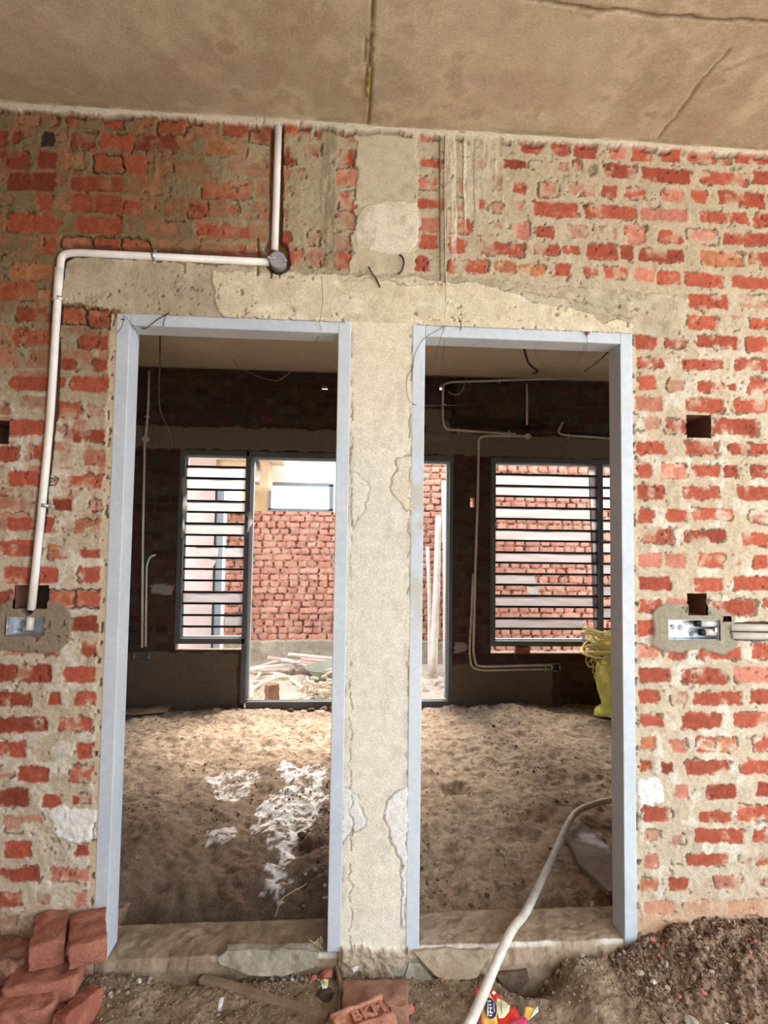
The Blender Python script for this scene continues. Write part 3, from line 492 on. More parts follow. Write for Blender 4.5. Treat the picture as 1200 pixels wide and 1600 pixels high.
# ---------------------------------------------------------------- rear door and windows
M['film'], nt, b = mat_base('milky_plastic_film', .45, spec=.4)
b.inputs['Base Color'].default_value = (.50, .47, .47, 1); b.inputs['Transmission Weight'].default_value = .0; b.inputs['Alpha'].default_value = 1
tr = nd(nt, 'ShaderNodeBsdfTranslucent'); tr.inputs[0].default_value = (.34, .31, .31, 1); mx = nd(nt, 'ShaderNodeMixShader'); mx.inputs[0].default_value = .6
nt.links.new(b.outputs[0], mx.inputs[1]); nt.links.new(tr.outputs[0], mx.inputs[2]); nt.links.new(mx.outputs[0], nt.nodes['Material Output'].inputs[0])
d3 = empty('door_3', (0, BY, 0), 'structure')
def P3(n, x0, x1, z0, z1, par, y0=-.004, y1=.085, m='dpaint', bev=.002):
    return box(n, x0, x1, y0, y1, z0, z1, M[m], par, bev)
P3('jamb', -.075, -.032, -.02, 2.1, d3); P3('jamb', 1.681, 1.712, -.03, 2.1, d3); P3('head', -.032, 1.681, 2.052, 2.1, d3); P3('threshold', -.032, 1.681, -.20, -.012, d3, -.0, .08)
P3('stop_strip', -.032, -.012, .0, 2.052, d3, .05, .085, 'paint'); P3('stop_strip', 1.661, 1.681, .0, 2.052, d3, .05, .085, 'paint'); P3('stop_strip', -.012, 1.661, 2.036, 2.052, d3, .05, .085, 'paint')
def film(name, par, pts, y, seed, amp=.004):
    bm = bmesh.new(); rr = random.Random(seed); vs = [bm.verts.new((x, y, z)) for x, z in pts]; bm.faces.new(vs)
    bmesh.ops.triangulate(bm, faces=bm.faces[:]); bmesh.ops.subdivide_edges(bm, edges=bm.edges[:], cuts=5, use_grid_fill=True)
    for v in bm.verts: v.co.y += (vn(v.co.x, v.co.z, .03, 71)-.5)*amp*2
    return bmobj(name, bm, M['film'], par, True)
def window(name, x0, x1, z0, z1, mull, bars, strips, lites):
    r = empty(name, (0, BY, 0), 'structure'); t = .044
    P3('jamb', x0, x0+t, z0, z1, r); P3('head', x0+t, x1-t*0, z1-t, z1, r); P3('bottom_rail', x0+t, x1, z0, z0+t, r)
    for a, b_ in mull: P3('mullion', a, b_, z0+t, z1-t, r)
    for a, b_ in lites:
        P3('inner_rim', a, a+.012, z0+t, z1-t, r, .05, .085, 'paint'); P3('inner_rim', b_-.012, b_, z0+t, z1-t, r, .05, .085, 'paint'); P3('inner_rim', a+.012, b_-.012, z0+t, z0+t+.012, r, .05, .085, 'paint'); P3('inner_rim', a+.012, b_-.012, z1-t-.012, z1-t, r, .05, .085, 'paint')
        for z in bars: box('grille_bar', a+.002, b_-.002, .03, .046, z-.009, z+.009, M['dark'], r, .001)
    for i, (pts) in enumerate(strips): film('plastic_film', r, pts, .04, i+hash(name) % 7 if False else i)
    return r
z1 = [at(335, v, BY)[2] for v in (728.7, 746.7, 764.7, 782.7, 800, 818, 836, 853.7, 871.8, 889.6, 907.5, 925.7, 943.6, 962, 980)]
X1a, X1b = W1[0]+.044, -.075
def strip(x0, x1, za, zb): return [(x0+.002, zb+.008), (x1-.002, zb+.008), (x1-.002, za-.008), (x0+.002, za-.008)]
xm = at(350, 860, BY)[0]
st1 = [strip(X1a, X1b, z1[k], z1[k+1]) for k in (0, 1, 3, 5, 11)]+[strip(xm, X1b, z1[7], z1[8]), strip(at(349, 970, BY)[0], X1b, z1[13], z1[14])]
st1 += [wp([(303, 852), (340, 854), (338, 872), (332, 885), (325, 872), (312, 872)], BY)]
window('window_1', *W1, [], z1, st1, [(X1a, X1b)])
z2 = [at(855, v, BY)[2] for v in (741.5, 759.5, 776, 793.4, 811.4, 828.3, 845.5, 863.5, 880, 897.4, 914.5, 931.6, 949, 967, 983.5)]
X2a, X2b, X2c = W2[0]+.044, 3.016, 3.055
st2 = [strip(X2a, X2b, z2[k], z2[k+1]) for k in (0, 1, 3, 5, 7, 11)]+[strip(X2a, at(915, 975, BY)[0], z2[13], z2[14])]+[strip(X2c, 3.876, z2[k], z2[k+1]) for k in (0, 1, 2, 4, 6, 8, 10, 12)]
st2 += [wp([(922, 726), (936, 726), (938, 1001), (931, 1001), (934, 930), (927, 800)], BY), wp([(775, 898), (836, 898), (841, 915), (775, 915)], BY), wp([(825, 914), (842, 914), (846, 932), (827, 932)], BY)]
window('window_2', *W2, [(3.016, 3.055), (3.876, 3.92)], z2, st2, [(X2a, X2b), (X2c, 3.876)])
for nm_, pts, lab in (('plastic_strip', [(913, 975), (911, 990), (914, 1004), (912, 1017)], 'white plastic tail hanging over the bottom rail of the large barred window'),
                      ('plastic_strip', [(287, 745), (289, 790), (285, 830), (288, 842)], 'white plastic scrap curling on the left side of the small barred window'),
                      ('plastic_strip', [(388, 800), (391, 815), (384, 832), (379, 836)], 'twisted white plastic scrap tied round the post between window and rear door'),
                      ('plastic_strip', [(400, 715), (405, 735), (401, 750), (403, 758)], 'short white plastic tatter hanging from the top left corner of the rear doorway')):
    P_ = smooth_path([at(a, b, BY-.012-.01*(i % 2)) for i, (a, b) in enumerate(pts)], 6); bm = bmesh.new(); prev = None
    for i, p in enumerate(P_):
        wd = .012+.010*abs(math.sin(i*.7)); an = .6*math.sin(i*.5); q = (bm.verts.new((p.x-wd*math.cos(an), p.y-wd*math.sin(an), p.z)), bm.verts.new((p.x+wd*math.cos(an), p.y+wd*math.sin(an), p.z)))
        if prev: bm.faces.new((prev[0], prev[1], q[1], q[0]))
        prev = q
    tag(bmobj(nm_, bm, M['film'], smooth=True), lab, 'plastic')

# ---------------------------------------------------------------- conduits, boxes
def A(pts, y): return [at(a, b, y) for a, b in pts]
def clamp(name, par, p, axis_, r, m='steel'):
    bm = bmesh.new(); ax = Vector(axis_).normalized(); side = Vector((0, 1, 0)).cross(ax).normalized(); p = Vector(p)
    for s in (-1, 1):
        prev = None
    ring = []
    for k in range(13):
        t = math.pi*k/12; q = p+side*math.cos(t)*(r+.0015)-Vector((0, 1, 0))*math.sin(t)*(r+.0015)
        ring.append(q)
    ring = [p+side*(r+.016)+Vector((0, .004, 0))]+ring+[p-side*(r+.016)+Vector((0, .004, 0))]
    vs = [[bm.verts.new(q+ax*d) for d in (-.006, .006)] for q in ring]
    for a, b_ in zip(vs, vs[1:]): bm.faces.new((a[0], a[1], b_[1], b_[0]))
    for sg in (1,):
        c = p+side*sg*(r+.011); bmesh.ops.create_uvsphere(bm, u_segments=8, v_segments=6, radius=.0048, matrix=Matrix.Translation(c-Vector((0, .001, 0))))
    bmesh.ops.solidify(bm, geom=bm.faces[:], thickness=.001)
    return bmobj(name, bm, M[m], par, True)
M['steel'] = m_noise('galvanised_steel', (.42, .45, .48), (.68, .71, .75), 45, .42, .25, metal=.7, fine=90)
M['steel2'] = m_noise('stamped_steel', (.22, .24, .26), (.34, .36, .39), 45, .5, .2, metal=.6, fine=90)
M['greyplastic'] = m_noise('grey_box_plastic', (.27, .28, .29), (.36, .37, .38), 12, .5, .1)
R0 = .0125
YP = -.004
def conduit(name, pts, y, lab, rad=.06, r=R0, mat='pvc', clamps=(), group=None, couplers=()):
    path = arc_path(A(pts, y), rad); o = tube(name, path, r, M[mat], None, 12); tag(o, lab, 'conduit', group)
    for (cx, cy), ax in clamps: clamp('saddle_clip', o, at(cx, cy, y), ax, r)
    for i, j in couplers:
        a = at(*i, y); b_ = at(*j, y); tube('coupling', [a, b_], r+.0022, M[mat], o, 12)
    return o
conduit('conduit', [(435, 199), (432, 300), (429, 391)], YP, 'white vertical conduit running down from the ceiling to the round grey junction box')
conduit('conduit', [(421, 410), (118, 395), (96, 398), (90, 470), (78, 660), (63, 820), (49, 953)], YP, 'long white conduit bent over the left doorway and down to the left switch box', .085,
        clamps=[((241, 400.5), (1, 0, 0)), ((92.5, 467), (0, 0, 1)), ((70, 790), (.1, 0, 1))], couplers=[((93, 420), (90, 470)), ((136, 395.6), (118, 395))][:1])
def junction(name, px, py, y, r, lab, d=.03, m='greyplastic'):
    c = Vector(at(px, py, y)); bm = bmesh.new()
    bmesh.ops.create_cone(bm, cap_ends=True, segments=28, radius1=r, radius2=r, depth=d, matrix=Matrix.Translation(c+Vector((0, d/2, 0))) @ Matrix.Rotation(math.pi/2, 4, 'X'))
    bmesh.ops.create_cone(bm, cap_ends=True, segments=28, radius1=r*.9, radius2=r*.9, depth=.004, matrix=Matrix.Translation(c+Vector((0, -.001, 0))) @ Matrix.Rotation(math.pi/2, 4, 'X'))
    o = bmobj(name, bm, M[m]); tag(o, lab, 'junction box')
    for s in (-1, 1):
        bm = bmesh.new(); bmesh.ops.create_cone(bm, cap_ends=True, segments=10, radius1=.005, radius2=.005, depth=.008, matrix=Matrix.Translation(c+Vector((s*r*.96, -.002, -s*r*.12))) @ Matrix.Rotation(math.pi/2, 4, 'X')); bmobj('screw', bm, M['steel'], o)
    bm = bmesh.new(); add_box(bm, c.x-r*.55, c.x-r*.2, c.y-.005, c.y-.003, c.z+r*.1, c.z+r*.2, 0, None); bmobj('lid_mark', bm, M['pvc'], o)
    return o
junction('junction_box', 433.5, 405.5, -.022, .0285, 'round grey junction box where the two white conduits meet above the left doorway', .04)
def switch_box(name, a, b_, lab, y=0., dep=.046, knock=()):
    p = at(*a, y); q = at(*b_, y); x0, x1, zt, zb = p[0], q[0], p[2], q[2]; r = empty(name, ((x0+x1)/2, y, zb)); tag(r, lab, 'switch box'); t = .0016
    loc = lambda o: setattr(o, 'matrix_parent_inverse', Matrix.Translation(Vector(r.location)).inverted())
    ps = [box('back_plate', x0, x1, y+dep-t, y+dep, zb, zt, M['steel'], r)]
    bm = bmesh.new(); add_box(bm, x0, x1, y-.004, y+dep, zt-t, zt); add_box(bm, x0, x1, y-.004, y+dep, zb, zb+t); add_box(bm, x0, x0+t, y-.004, y+dep, zb, zt); add_box(bm, x1-t, x1, y-.004, y+dep, zb, zt)
    ps.append(bmobj('rim', bm, M['steel'], r))
    for (kx, kz, kr) in knock:
        bm = bmesh.new(); cx = x0+(x1-x0)*kx; cz = zb+(zt-zb)*kz
        bmesh.ops.create_cone(bm, cap_ends=True, segments=18, radius1=kr, radius2=kr*.92, depth=.002, matrix=Matrix.Translation((cx, y+dep-.0025, cz)) @ Matrix.Rotation(math.pi/2, 4, 'X')); bmesh.ops.create_cone(bm, cap_ends=True, segments=18, radius1=kr*.72, radius2=kr*.7, depth=.002, matrix=Matrix.Translation((cx, y+dep-.0045, cz)) @ Matrix.Rotation(math.pi/2, 4, 'X')); ps.append(bmobj('knockout', bm, M['steel2'], r))
    for sx in (.05, .95):
        cx = x0+(x1-x0)*sx; ps.append(box('fixing_lug', cx-.005, cx+.005, y-.002, y+.0, (zb+zt)/2-.008, (zb+zt)/2+.008, M['steel'], r, .0008))
    for o in ps: loc(o)
    return r, (x0, x1, zb, zt)
switch_box('switch_box', (11, 963), (72, 993), 'open galvanised steel switch box set in mortar at the left edge', knock=[(.22, .5, .012), (.45, .5, .010), (.82, .4, .013), (.15, .2, .008)])
o = tube('conduit', [at(48.5, 961, .018), at(46, 984, .018)], R0, M['pvc'], None, 12); tag(o, 'stub of white conduit poking down inside the left switch box', 'conduit')
switch_box('switch_box', (1042, 968), (1123, 1000), 'long galvanised steel switch box in a mortar collar right of the doorways', knock=[(.24, .55, .010), (.40, .52, .010), (.62, .2, .009)])
for (a, b_), lab in ((((1093, 974), (1121, 974)), 'upper short white conduit end inside the right switch box'), (((1100, 988), (1121, 988)), 'lower short white conduit end inside the right switch box')):
    p, q = Vector(at(*a, .016)), Vector(at(*b_, .016)); o = tube('conduit', [p, q], R0, M['pvc'], None, 14); tag(o, lab, 'conduit'); tube('dark_end_plug', [p-Vector((.018, 0, 0)), p+Vector((.001, 0, 0))], R0*.9, M['dark'], o, 12)  # dark plugs stand in for the shade inside the open pipe ends
for y_, lab in ((980, 'upper white conduit running off right from the right switch box'), (993, 'lower white conduit running off right from the right switch box')):
    conduit('conduit', [(1141+(y_ > 985)*2, y_), (1400, y_+5)], -.006, lab, r=.0128)

YB = BY-.012
conduit('conduit', [(233, 579), (231.5, 640), (227.5, 682)], YB, 'dusty conduit coming down into the small round box on the rear wall, left doorway', r=.0105, mat='oldpvc', clamps=[((229, 651), (0, 0, 1))])
junction('junction_box', 227, 686, YB-.01, .028, 'small round junction box on the dark rear wall, seen through the left doorway', m='oldpvc')
conduit('conduit', [(226, 690), (223, 850), (222, 1012)], YB, 'longer pale conduit dropping to the rear wall socket box through the left doorway', r=.0105, mat='pvc', clamps=[((222, 975), (0, 0, 1))])
conduit('conduit', [(243, 867), (234, 870), (229, 884), (227.5, 1010)], YB, 'shorter hooked conduit beside the longer one near the rear socket box', .07, .0085, 'pvc')
switch_box('switch_box', (208, 1020), (232, 1034), 'small steel socket box under two conduits on the rear wall, through the left doorway', BY-.03, .04)
conduit('conduit', [(975, 588), (705, 597), (692, 600), (691.5, 655), (696, 671), (806, 678.5)], YB, 'looped dusty conduit high on the rear wall with a run along the ceiling', .10, .0105, 'oldpvc',
        clamps=[((924, 589), (1, 0, 0)), ((781, 594), (1, 0, 0)), ((693, 632), (0, 0, 1)), ((716, 673), (1, 0, 0)), ((795, 677), (1, 0, 0))])
conduit('conduit', [(823, 600), (823.5, 664)], YB, 'short upright conduit stub on the upper rear wall inside the loop', r=.0095, mat='oldpvc')
conduit('conduit', [(822, 681.5), (760, 681), (748, 684), (746.5, 780), (743, 880), (739.5, 1020), (744, 1040), (756, 1041.5), (862, 1039)], YB, 'inner dusty conduit from the high round box down the rear wall to the low box', .10, .0115, 'oldpvc')
junction('junction_box', 825, 681.5, YB-.012, .026, 'round junction box high on the rear wall, seen through the right doorway', m='oldpvc')
conduit('conduit', [(739, 896), (737.5, 940), (733.5, 1020), (737, 1043), (752, 1047.5), (862, 1045.5)], YB, 'outer dusty conduit curving along the foot of the rear wall to the low box', .12, .0095, 'oldpvc', clamps=[((852, 1045), (1, 0, 0))])
switch_box('switch_box', (862, 1037), (875, 1049), 'small steel socket box at the end of the low paired conduits on the rear wall', BY-.03, .04)
conduit('conduit', [(879, 660), (871, 677), (884, 680), (975, 687)], YB, 'hooked conduit branching right on the upper rear wall above the large barred window', .04, .0105, 'oldpvc', clamps=[((888, 681), (1, 0, 0))])

# ---------------------------------------------------------------- wires
M['wire'] = m_noise('thin_dark_wire', (.05, .035, .025), (.11, .08, .06), 20, .6, 0)
M['twine'] = m_noise('pale_twine', (.45, .38, .30), (.55, .47, .38), 20, .8, 0)
def wire(pts, lab, r=.0012, m='wire', y=-.010, n=6, cat='wire', name='wire', group=None, top=False):
    P_ = smooth_path([at(p[0], p[1], p[2] if len(p) > 2 else y) for p in pts], n); 
    if top: P_[0].z = 2.82
    o = tube(name, P_, r, M[m], None, 6); return tag(o, lab, cat, group)
wire([(696, 203), (695, 300), (696, 400), (697, 470), (694, 497)], 'long thin cord hanging down the wall over the lintel above the right doorway', .0022, 'twine')
wire([(687, 205), (687, 300), (688, 438)], 'short dark cord hanging beside the long pale cord above the right doorway', .0016)
wire([(503, 432), (505, 470), (502, 492), (500, 508), (503, 514), (492, 538, .1), (470, 565, .3), (440, 592, .6), (425, 594, .8), (402, 588, 1.), (372, 572, 1.2), (364, 560, 1.4)], 'thin pale wire sagging into the room through the top of the left doorway', .0014, 'twine')
wire([(264, 489), (245, 500), (228, 513), (216, 510, .03), (190, 498)], 'dark twiggy wire across the top left corner of the left door frame', .0018)
wire([(262, 489), (257, 499), (255, 510)], 'short dark wire stub hanging over the head of the left door frame', .0014)
wire([(192, 492), (205, 505), (214, 520, .03), (222, 545, .1)], 'fine wire trailing down inside the top left corner of the left doorway', .0008)
wire([(194, 494), (191, 508), (183, 521)], 'fine wire curling over the outer left edge of the left door frame', .0008)
wire([(250, 440, .6), (250, 560, .6), (248, 600, .6), (250, 640, .6), (262, 670, .6), (269, 698, .6)], 'faint dangling wire in the dark upper left of the rear room', .0035, 'wire', top=True)
wire([(698, 507), (683, 516), (662, 530), (648, 555), (645, 575), (636, 590), (637, 618), (648, 632), (680, 634, .1), (722, 633, .3)], 'fine wire looping from the right door frame head down and through the opening', .0009)
wire([(697, 508), (688, 530), (680, 560, .1), (676, 575, .2)], 'fine wire dropping straight from the left end of the right frame head', .0008)
wire([(692, 512), (695, 530, .02), (693, 560, .1), (697, 575, .15)], 'second fine wire dropping from the left end of the right frame head', .0008)
wire([(716, 495), (720, 505), (720, 516)], 'short dark wire tuft over the right door frame head below the cord', .0016)
wire([(836, 544, .05), (840, 560, .1), (855, 575, .15)], 'fine wire strand hanging in the middle of the right doorway top', .0008)
wire([(917, 521), (912, 545, .02), (900, 570, .05), (892, 580, .08)], 'left one of the two fine wires fanning from the red knot on the right frame', .0008)
wire([(917, 521), (917, 540), (912, 560, .02), (907, 584, .03)], 'right one of the two fine wires fanning from the red knot on the right frame', .0008)
wire([(951, 549, .1), (938, 562, .1), (925, 572, .12), (913, 580, .15)], 'thick black wire slanting across the top right corner of the right doorway', .003)
wire([(812, 515, 1.), (823, 560, 1.), (830, 572, 1.), (840, 580, 1.), (833, 584, 1.)], 'ragged dark wire twist hanging from the rear room ceiling', .006, top=True)
wire([(728, 592, 3.0), (722, 610, 2.7), (712, 617, 2.5), (700, 612, 3.0)], 'thin curved wire dangling inside the looped conduit on the rear wall', .004, 'twine')
o = wire([(915, 519), (918, 521.5), (920, 520)], 'small red knot of wire on the head of the right door frame', .004)
M['redknot'] = m_noise('red_tape', (.35, .03, .04), (.5, .06, .06), 20, .5, 0); o.data.materials.clear(); o.data.materials.append(M['redknot']); o.name = 'tape_knot'; o['category'] = 'tape'
wire([(576, 417), (582, 428), (588, 436), (594, 449)], 'dark rebar stub bent out of the lintel below the column', .003, y=-.02, cat='rebar', name='rebar_stub')
wire([(624, 398), (629, 402), (631, 412), (627, 424), (622, 428)], 'dark hooked rebar end at the foot of the concrete column patch', .0035, y=-.02, cat='rebar', name='rebar_hook')
wire([(492, 1366, .55), (478, 1382, .5), (458, 1393, .42), (440, 1406, .34), (430, 1432, .25)], 'thin white wire lying on the soil behind the left sill', .0022, 'twine', cat='wire')
# ---------------------------------------------------------------- loose bricks, slabs and stones in front
def m_brick(name, c1, c2): return m_noise(name, c1, c2, 14, .9, .5, fine=140, bd=.003, fv=.2)
M['br1'] = m_brick('loose_red_brick', (.30, .11, .072), (.38, .155, .10)); M['br2'] = m_brick('loose_salmon_brick', (.50, .21, .135), (.56, .265, .18)); M['br3'] = m_brick('earthy_brick', (.25, .12, .08), (.35, .185, .125))
M['brd'] = m_brick('dull_maroon_brick', (.27, .085, .055), (.36, .125, .08))
def brick_mesh(L, W, T, seed, frog=None, chip=.006, cuts=26, rnd=.004):
    bm = bmesh.new(); bmesh.ops.create_cube(bm, size=1); bmesh.ops.subdivide_edges(bm, edges=bm.edges[:], cuts=cuts, use_grid_fill=True)
    rr = random.Random(seed); o = rr.random()*50
    for v in bm.verts:
        x, y, z = v.co.x*L, v.co.y*W, v.co.z*T; q = Vector((x, y, z))
        c = Vector((max(-L/2+rnd, min(L/2-rnd, x)), max(-W/2+rnd, min(W/2-rnd, y)), max(-T/2+rnd, min(T/2-rnd, z))))
        d = q-c
        if d.length > 1e-6: q = c+d.normalized()*rnd
        n = Vector((vn(y+o, z+x*.3, .03, 81)-.5, vn(x+o, z+y*.3, .03, 82)-.5, vn(x+o, y+z*.3, .03, 83)-.5))*chip*1.4
        n += Vector((vn(y+o, z+x, .008, 84)-.5, vn(x+o, z+y, .008, 85)-.5, vn(x+o, y+z, .008, 86)-.5))*chip*.4
        if frog and v.co.z > .499 and abs(x-frog[3]) < frog[0]/2 and abs(y-frog[4]) < frog[1]/2: q.z -= frog[2]
        v.co = q+n
    me = bpy.data.meshes.new('loose_brick'); bm.to_mesh(me); bm.free(); me.polygons.foreach_set('use_smooth', [True]*len(me.polygons)); return me
def edge_brick(pl, pr, zt, depth, T, seed, mat, lab, W=None, tilt=0., roll=0., frog=None, name='loose_brick', group=None, chip=.006, rnd=.004):
    a = atz(*pl, zt); b_ = atz(*pr, zt); v = b_-a; w_ = W or float(np.hypot(v[0], v[1])); an = math.atan2(v[1], v[0])
    mid = (a+b_)/2; n = np.array((-math.sin(an), math.cos(an), 0)); c = mid+n*depth/2-np.array((0, 0, T/2))
    o = ob(name, brick_mesh(w_, abs(depth), T, seed, frog, chip, rnd=rnd), mat); o.location = c; o.rotation_euler = (tilt, roll, an); tag(o, lab, 'brick', group); return o
edge_brick((107, 1480), (167, 1464), .165, .165, .068, 1, M['br1'], 'red brick on top of the left pile, touching the left door frame', tilt=.03)
edge_brick((44, 1481), (101, 1468), .160, .165, .068, 2, M['br1'], 'red brick on top of the left pile, left of the one by the door frame', tilt=.03)
edge_brick((2, 1546), (119, 1528), .082, .11, .065, 3, M['br1'], 'long reddish brick lying crosswise under the two top bricks of the left pile', chip=.006, rnd=.007)
edge_brick((112, 1588), (150, 1546), .035, .045, .09, 4, M['brd'], 'dark brick set on edge at the right side of the left pile', W=.16, roll=.2)
edge_brick((-30, 1590), (82, 1572), .055, .12, .075, 5, M['br1'], 'worn round-edged brick lowest in the front left corner', chip=.008, rnd=.016)
edge_brick((-45, 1500), (22, 1512), .10, .12, .10, 6, M['br3'], 'earth-covered brick against the wall at the far left edge', chip=.014, rnd=.012)
edge_brick((96, 1590), (118, 1574), .02, .06, .06, 16, M['brd'], 'small broken brick end at the foot of the left pile', chip=.01)
edge_brick((534, 1576), (640, 1573), -.022, .112, .060, 7, M['br3'], 'flat dull red brick lying behind the stamped brick at the pillar foot')
bk = edge_brick((513, 1584), (596, 1553), .01, -.115, .07, 8, M['br2'], 'salmon brick stamped with three raised letters, tipped up at bottom centre', tilt=.06, frog=(.128, .052, .010, .022, .018))
def text_obj(name, s, size, ext, mat, mw, bold=0., sx=1.):
    cu = bpy.data.curves.new(name, 'FONT'); cu.body = s; cu.size = size; cu.extrude = ext; cu.offset = bold; cu.align_x = 'CENTER'; cu.align_y = 'CENTER'
    t = bpy.data.objects.new(name, cu); C.objects.link(t); dg = bpy.context.evaluated_depsgraph_get(); me = bpy.data.meshes.new_from_object(t.evaluated_get(dg)); bpy.data.objects.remove(t)
    me.materials.clear(); o = ob(name, me, mat); o.matrix_basis = mw; return o
tx = text_obj('raised_letters', 'BKM', .044, .005, M['br2'], Matrix.Translation((.022, .018, .030)) @ Matrix.Diagonal((1.15, 1.0, 1, 1)), .0012); tx.parent = bk

_rocks = []
def rock_mesh(seed, ang=.5):
    bm = bmesh.new(); bmesh.ops.create_icosphere(bm, subdivisions=2, radius=1); rr = random.Random(seed); pl = [(Vector((rr.gauss(0, 1), rr.gauss(0, 1), rr.gauss(0, 1))).normalized(), rr.uniform(.55, .9)) for _ in range(9)]
    for v in bm.verts:
        for n, d in pl:
            k = v.co.dot(n)-d
            if k > 0: v.co -= n*k
        v.co *= 1+.06*rr.gauss(0, 1)
    me = bpy.data.meshes.new('stone'); bm.to_mesh(me); bm.free(); return me
M['st1'] = m_noise('grey_tan_stone', (.30, .24, .18), (.46, .39, .31), 30, .9, .4); M['st2'] = m_noise('pale_stone', (.58, .53, .45), (.70, .66, .58), 30, .85, .3); M['st3'] = m_noise('red_brick_chip', (.48, .14, .10), (.62, .24, .17), 30, .9, .4); M['st4'] = m_noise('dark_earth_clod', (.085, .055, .04), (.17, .11, .075), 30, .95, .5); M['st5'] = m_noise('brown_clod', (.23, .15, .10), (.34, .235, .16), 30, .95, .5)
for s in range(7):
    for k in ('st1', 'st2', 'st3', 'st4', 'st5'):
        me = rock_mesh(s*3+1); me.materials.append(M[k]); _rocks.append((k, me))
RK = {k: [m for kk, m in _rocks if kk == k] for k in ('st1', 'st2', 'st3', 'st4', 'st5')}
rrs = random.Random(77)
def stone(x, y, r, k, lab, group=None, zoff=.3, zf=None, name='stone', cat='stone', sc3=None, rot=None):
    o = bpy.data.objects.new(name, rrs.choice(RK[k])); C.objects.link(o); z = float((zf or gfront)(np.array(x), np.array(y)))
    s = sc3 or (rrs.uniform(.85, 1.25), rrs.uniform(.7, 1.05), rrs.uniform(.55, .85)); o.scale = tuple(r*q for q in s); o.location = (x, y, z+r*s[2]*zoff*1.6); o.rotation_euler = rot or (rrs.uniform(-.5, .5), rrs.uniform(-.5, .5), rrs.uniform(0, 6.28))
    return tag(o, lab, cat, group)
def pstone(px, py, z, r, k, lab, **kw):
    p = atz(px, py, z); return stone(p[0], p[1], r, k, lab, **kw)
for a in ((999, 1518, .0, .017, 'st1', 'largest flat greenish-grey chip lying on the slope below the right frame'), (1021, 1532, .0, .012, 'st2', 'whitish angular stone right of the greenish-grey chip on the slope'), (1042, 1536, .0, .012, 'st1', 'grey stone right of the whitish one on the slope'),
          (1112, 1521, .01, .010, 'st2', 'small bright white stone among the dark rubble at right'), (1080, 1592, -.02, .022, 'st1', 'tan stone at the bottom edge in the rubble'), (1137, 1594, -.02, .013, 'st2', 'pale angular stone near the bottom right corner'),
          (1093, 1480, .02, .014, 'st1', 'grey jagged stone near the wall foot at right'), (865, 1530, -.04, .007, 'st2', 'tiny white pebble on the smooth mound'), (872, 1500, -.03, .009, 'st2', 'pale stone at the top edge of the smooth mound'), (857, 1496, -.03, .017, 'st1', 'dark grey stone left of the pale one on the mound edge'),
          (913, 1491, -.02, .010, 'st2', 'upright pale pebble under the right sill'), (969, 1483, .01, .009, 'st1', 'round pebble in the dark gap below the right frame'),
          (509, 1517, -.05, .026, 'st3', 'biggest red brick chunk in the rubble under the left frame foot'), (497, 1508, -.06, .014, 'st3', 'red brick chip left of the biggest red chunk'), (489, 1535, -.07, .012, 'st3', 'crimson brick chip lower left of the biggest red chunk'), (476, 1528, -.07, .010, 'st3', 'small crimson chip left in the gravel under the left sill'),
          (568, 1505, -.05, .017, 'st3', 'pink brick chip below the pillar beside white scrap'), (562, 1521, -.06, .017, 'st1', 'round grey stone just below the pillar'), (541, 1521, -.07, .024, 'st1', 'large grey-green stone left below the pillar'), (586, 1516, -.06, .012, 'st5', 'rusty brown stone in the row below the pillar'), (599, 1512, -.06, .014, 'st1', 'grey stone at the right end of the row below the pillar'),
          (548, 1500, -.04, .012, 'st3', 'flat reddish chip under the pillar edge'), (638, 1588, -.08, .018, 'st3', 'red-brown stone right of the stamped brick'), (618, 1592, -.08, .016, 'st1', 'grey wedge stone beside the stamped brick'), (508, 1550, -.05, .028, 'st4', 'dark long stone below the biggest red chunk'),
          (146, 1566, -.03, .020, 'st5', 'rounded clod right of the left brick pile'), (157, 1548, -.03, .013, 'st1', 'grey pebble above the rounded clod by the left pile'), (217, 1523, -.02, .013, 'st2', 'pale knobbly stone at the left end of the left sill'), (172, 1564, -.05, .008, 'st2', 'small whitish pebble on the soil right of the left pile')):
    pstone(*a[:5], a[5])
# gravel and rubble: one of a kind repeats
ADJ = {'st1': 'grey-tan', 'st2': 'whitish', 'st3': 'brick-red', 'st4': 'dark brown', 'st5': 'earth-brown'}
def gstone(x, y, r, k, what, grp): return stone(x, y, r, k, 'small %s %s' % (ADJ[k], what), '%s, the %s ones' % (grp, ADJ[k]))
G1 = 'loose stones of the rubble heap at right'
for i in range(110):
    x = rrs.uniform(1.70, 2.32); y = -abs(rrs.gauss(0, .13))-.005
    if y < -.42: continue
    gstone(x, y, rrs.uniform(.005, .013), rrs.choice(['st1', 'st5', 'st5', 'st5', 'st3', 'st4', 'st4', 'st4']), 'stone in the rubble heap at the foot of the right wall', G1)
G2 = 'gravel under the left sill'
for i in range(60):
    t = rrs.random(); px = 400+t*115; py = 1527+t*12+rrs.uniform(-10, 14); p = atz(px, py, -.085); gstone(p[0], p[1], rrs.uniform(.005, .010), rrs.choice(['st1', 'st1', 'st3', 'st2', 'st5']), 'stone in the gravel strip under the left sill', G2)
G3 = 'stones along the edge of the mound'
for i in range(34):
    t = rrs.random(); px = 832+t*150+rrs.uniform(-6, 6); py = 1510-t*22+rrs.uniform(-10, 8); p = atz(px, py, -.03); gstone(p[0], p[1], rrs.uniform(.005, .013), rrs.choice(['st1', 'st1', 'st5', 'st4']), 'stone along the upper edge of the mound below the right sill', G3)
G4 = 'pebbles by the brick pile'
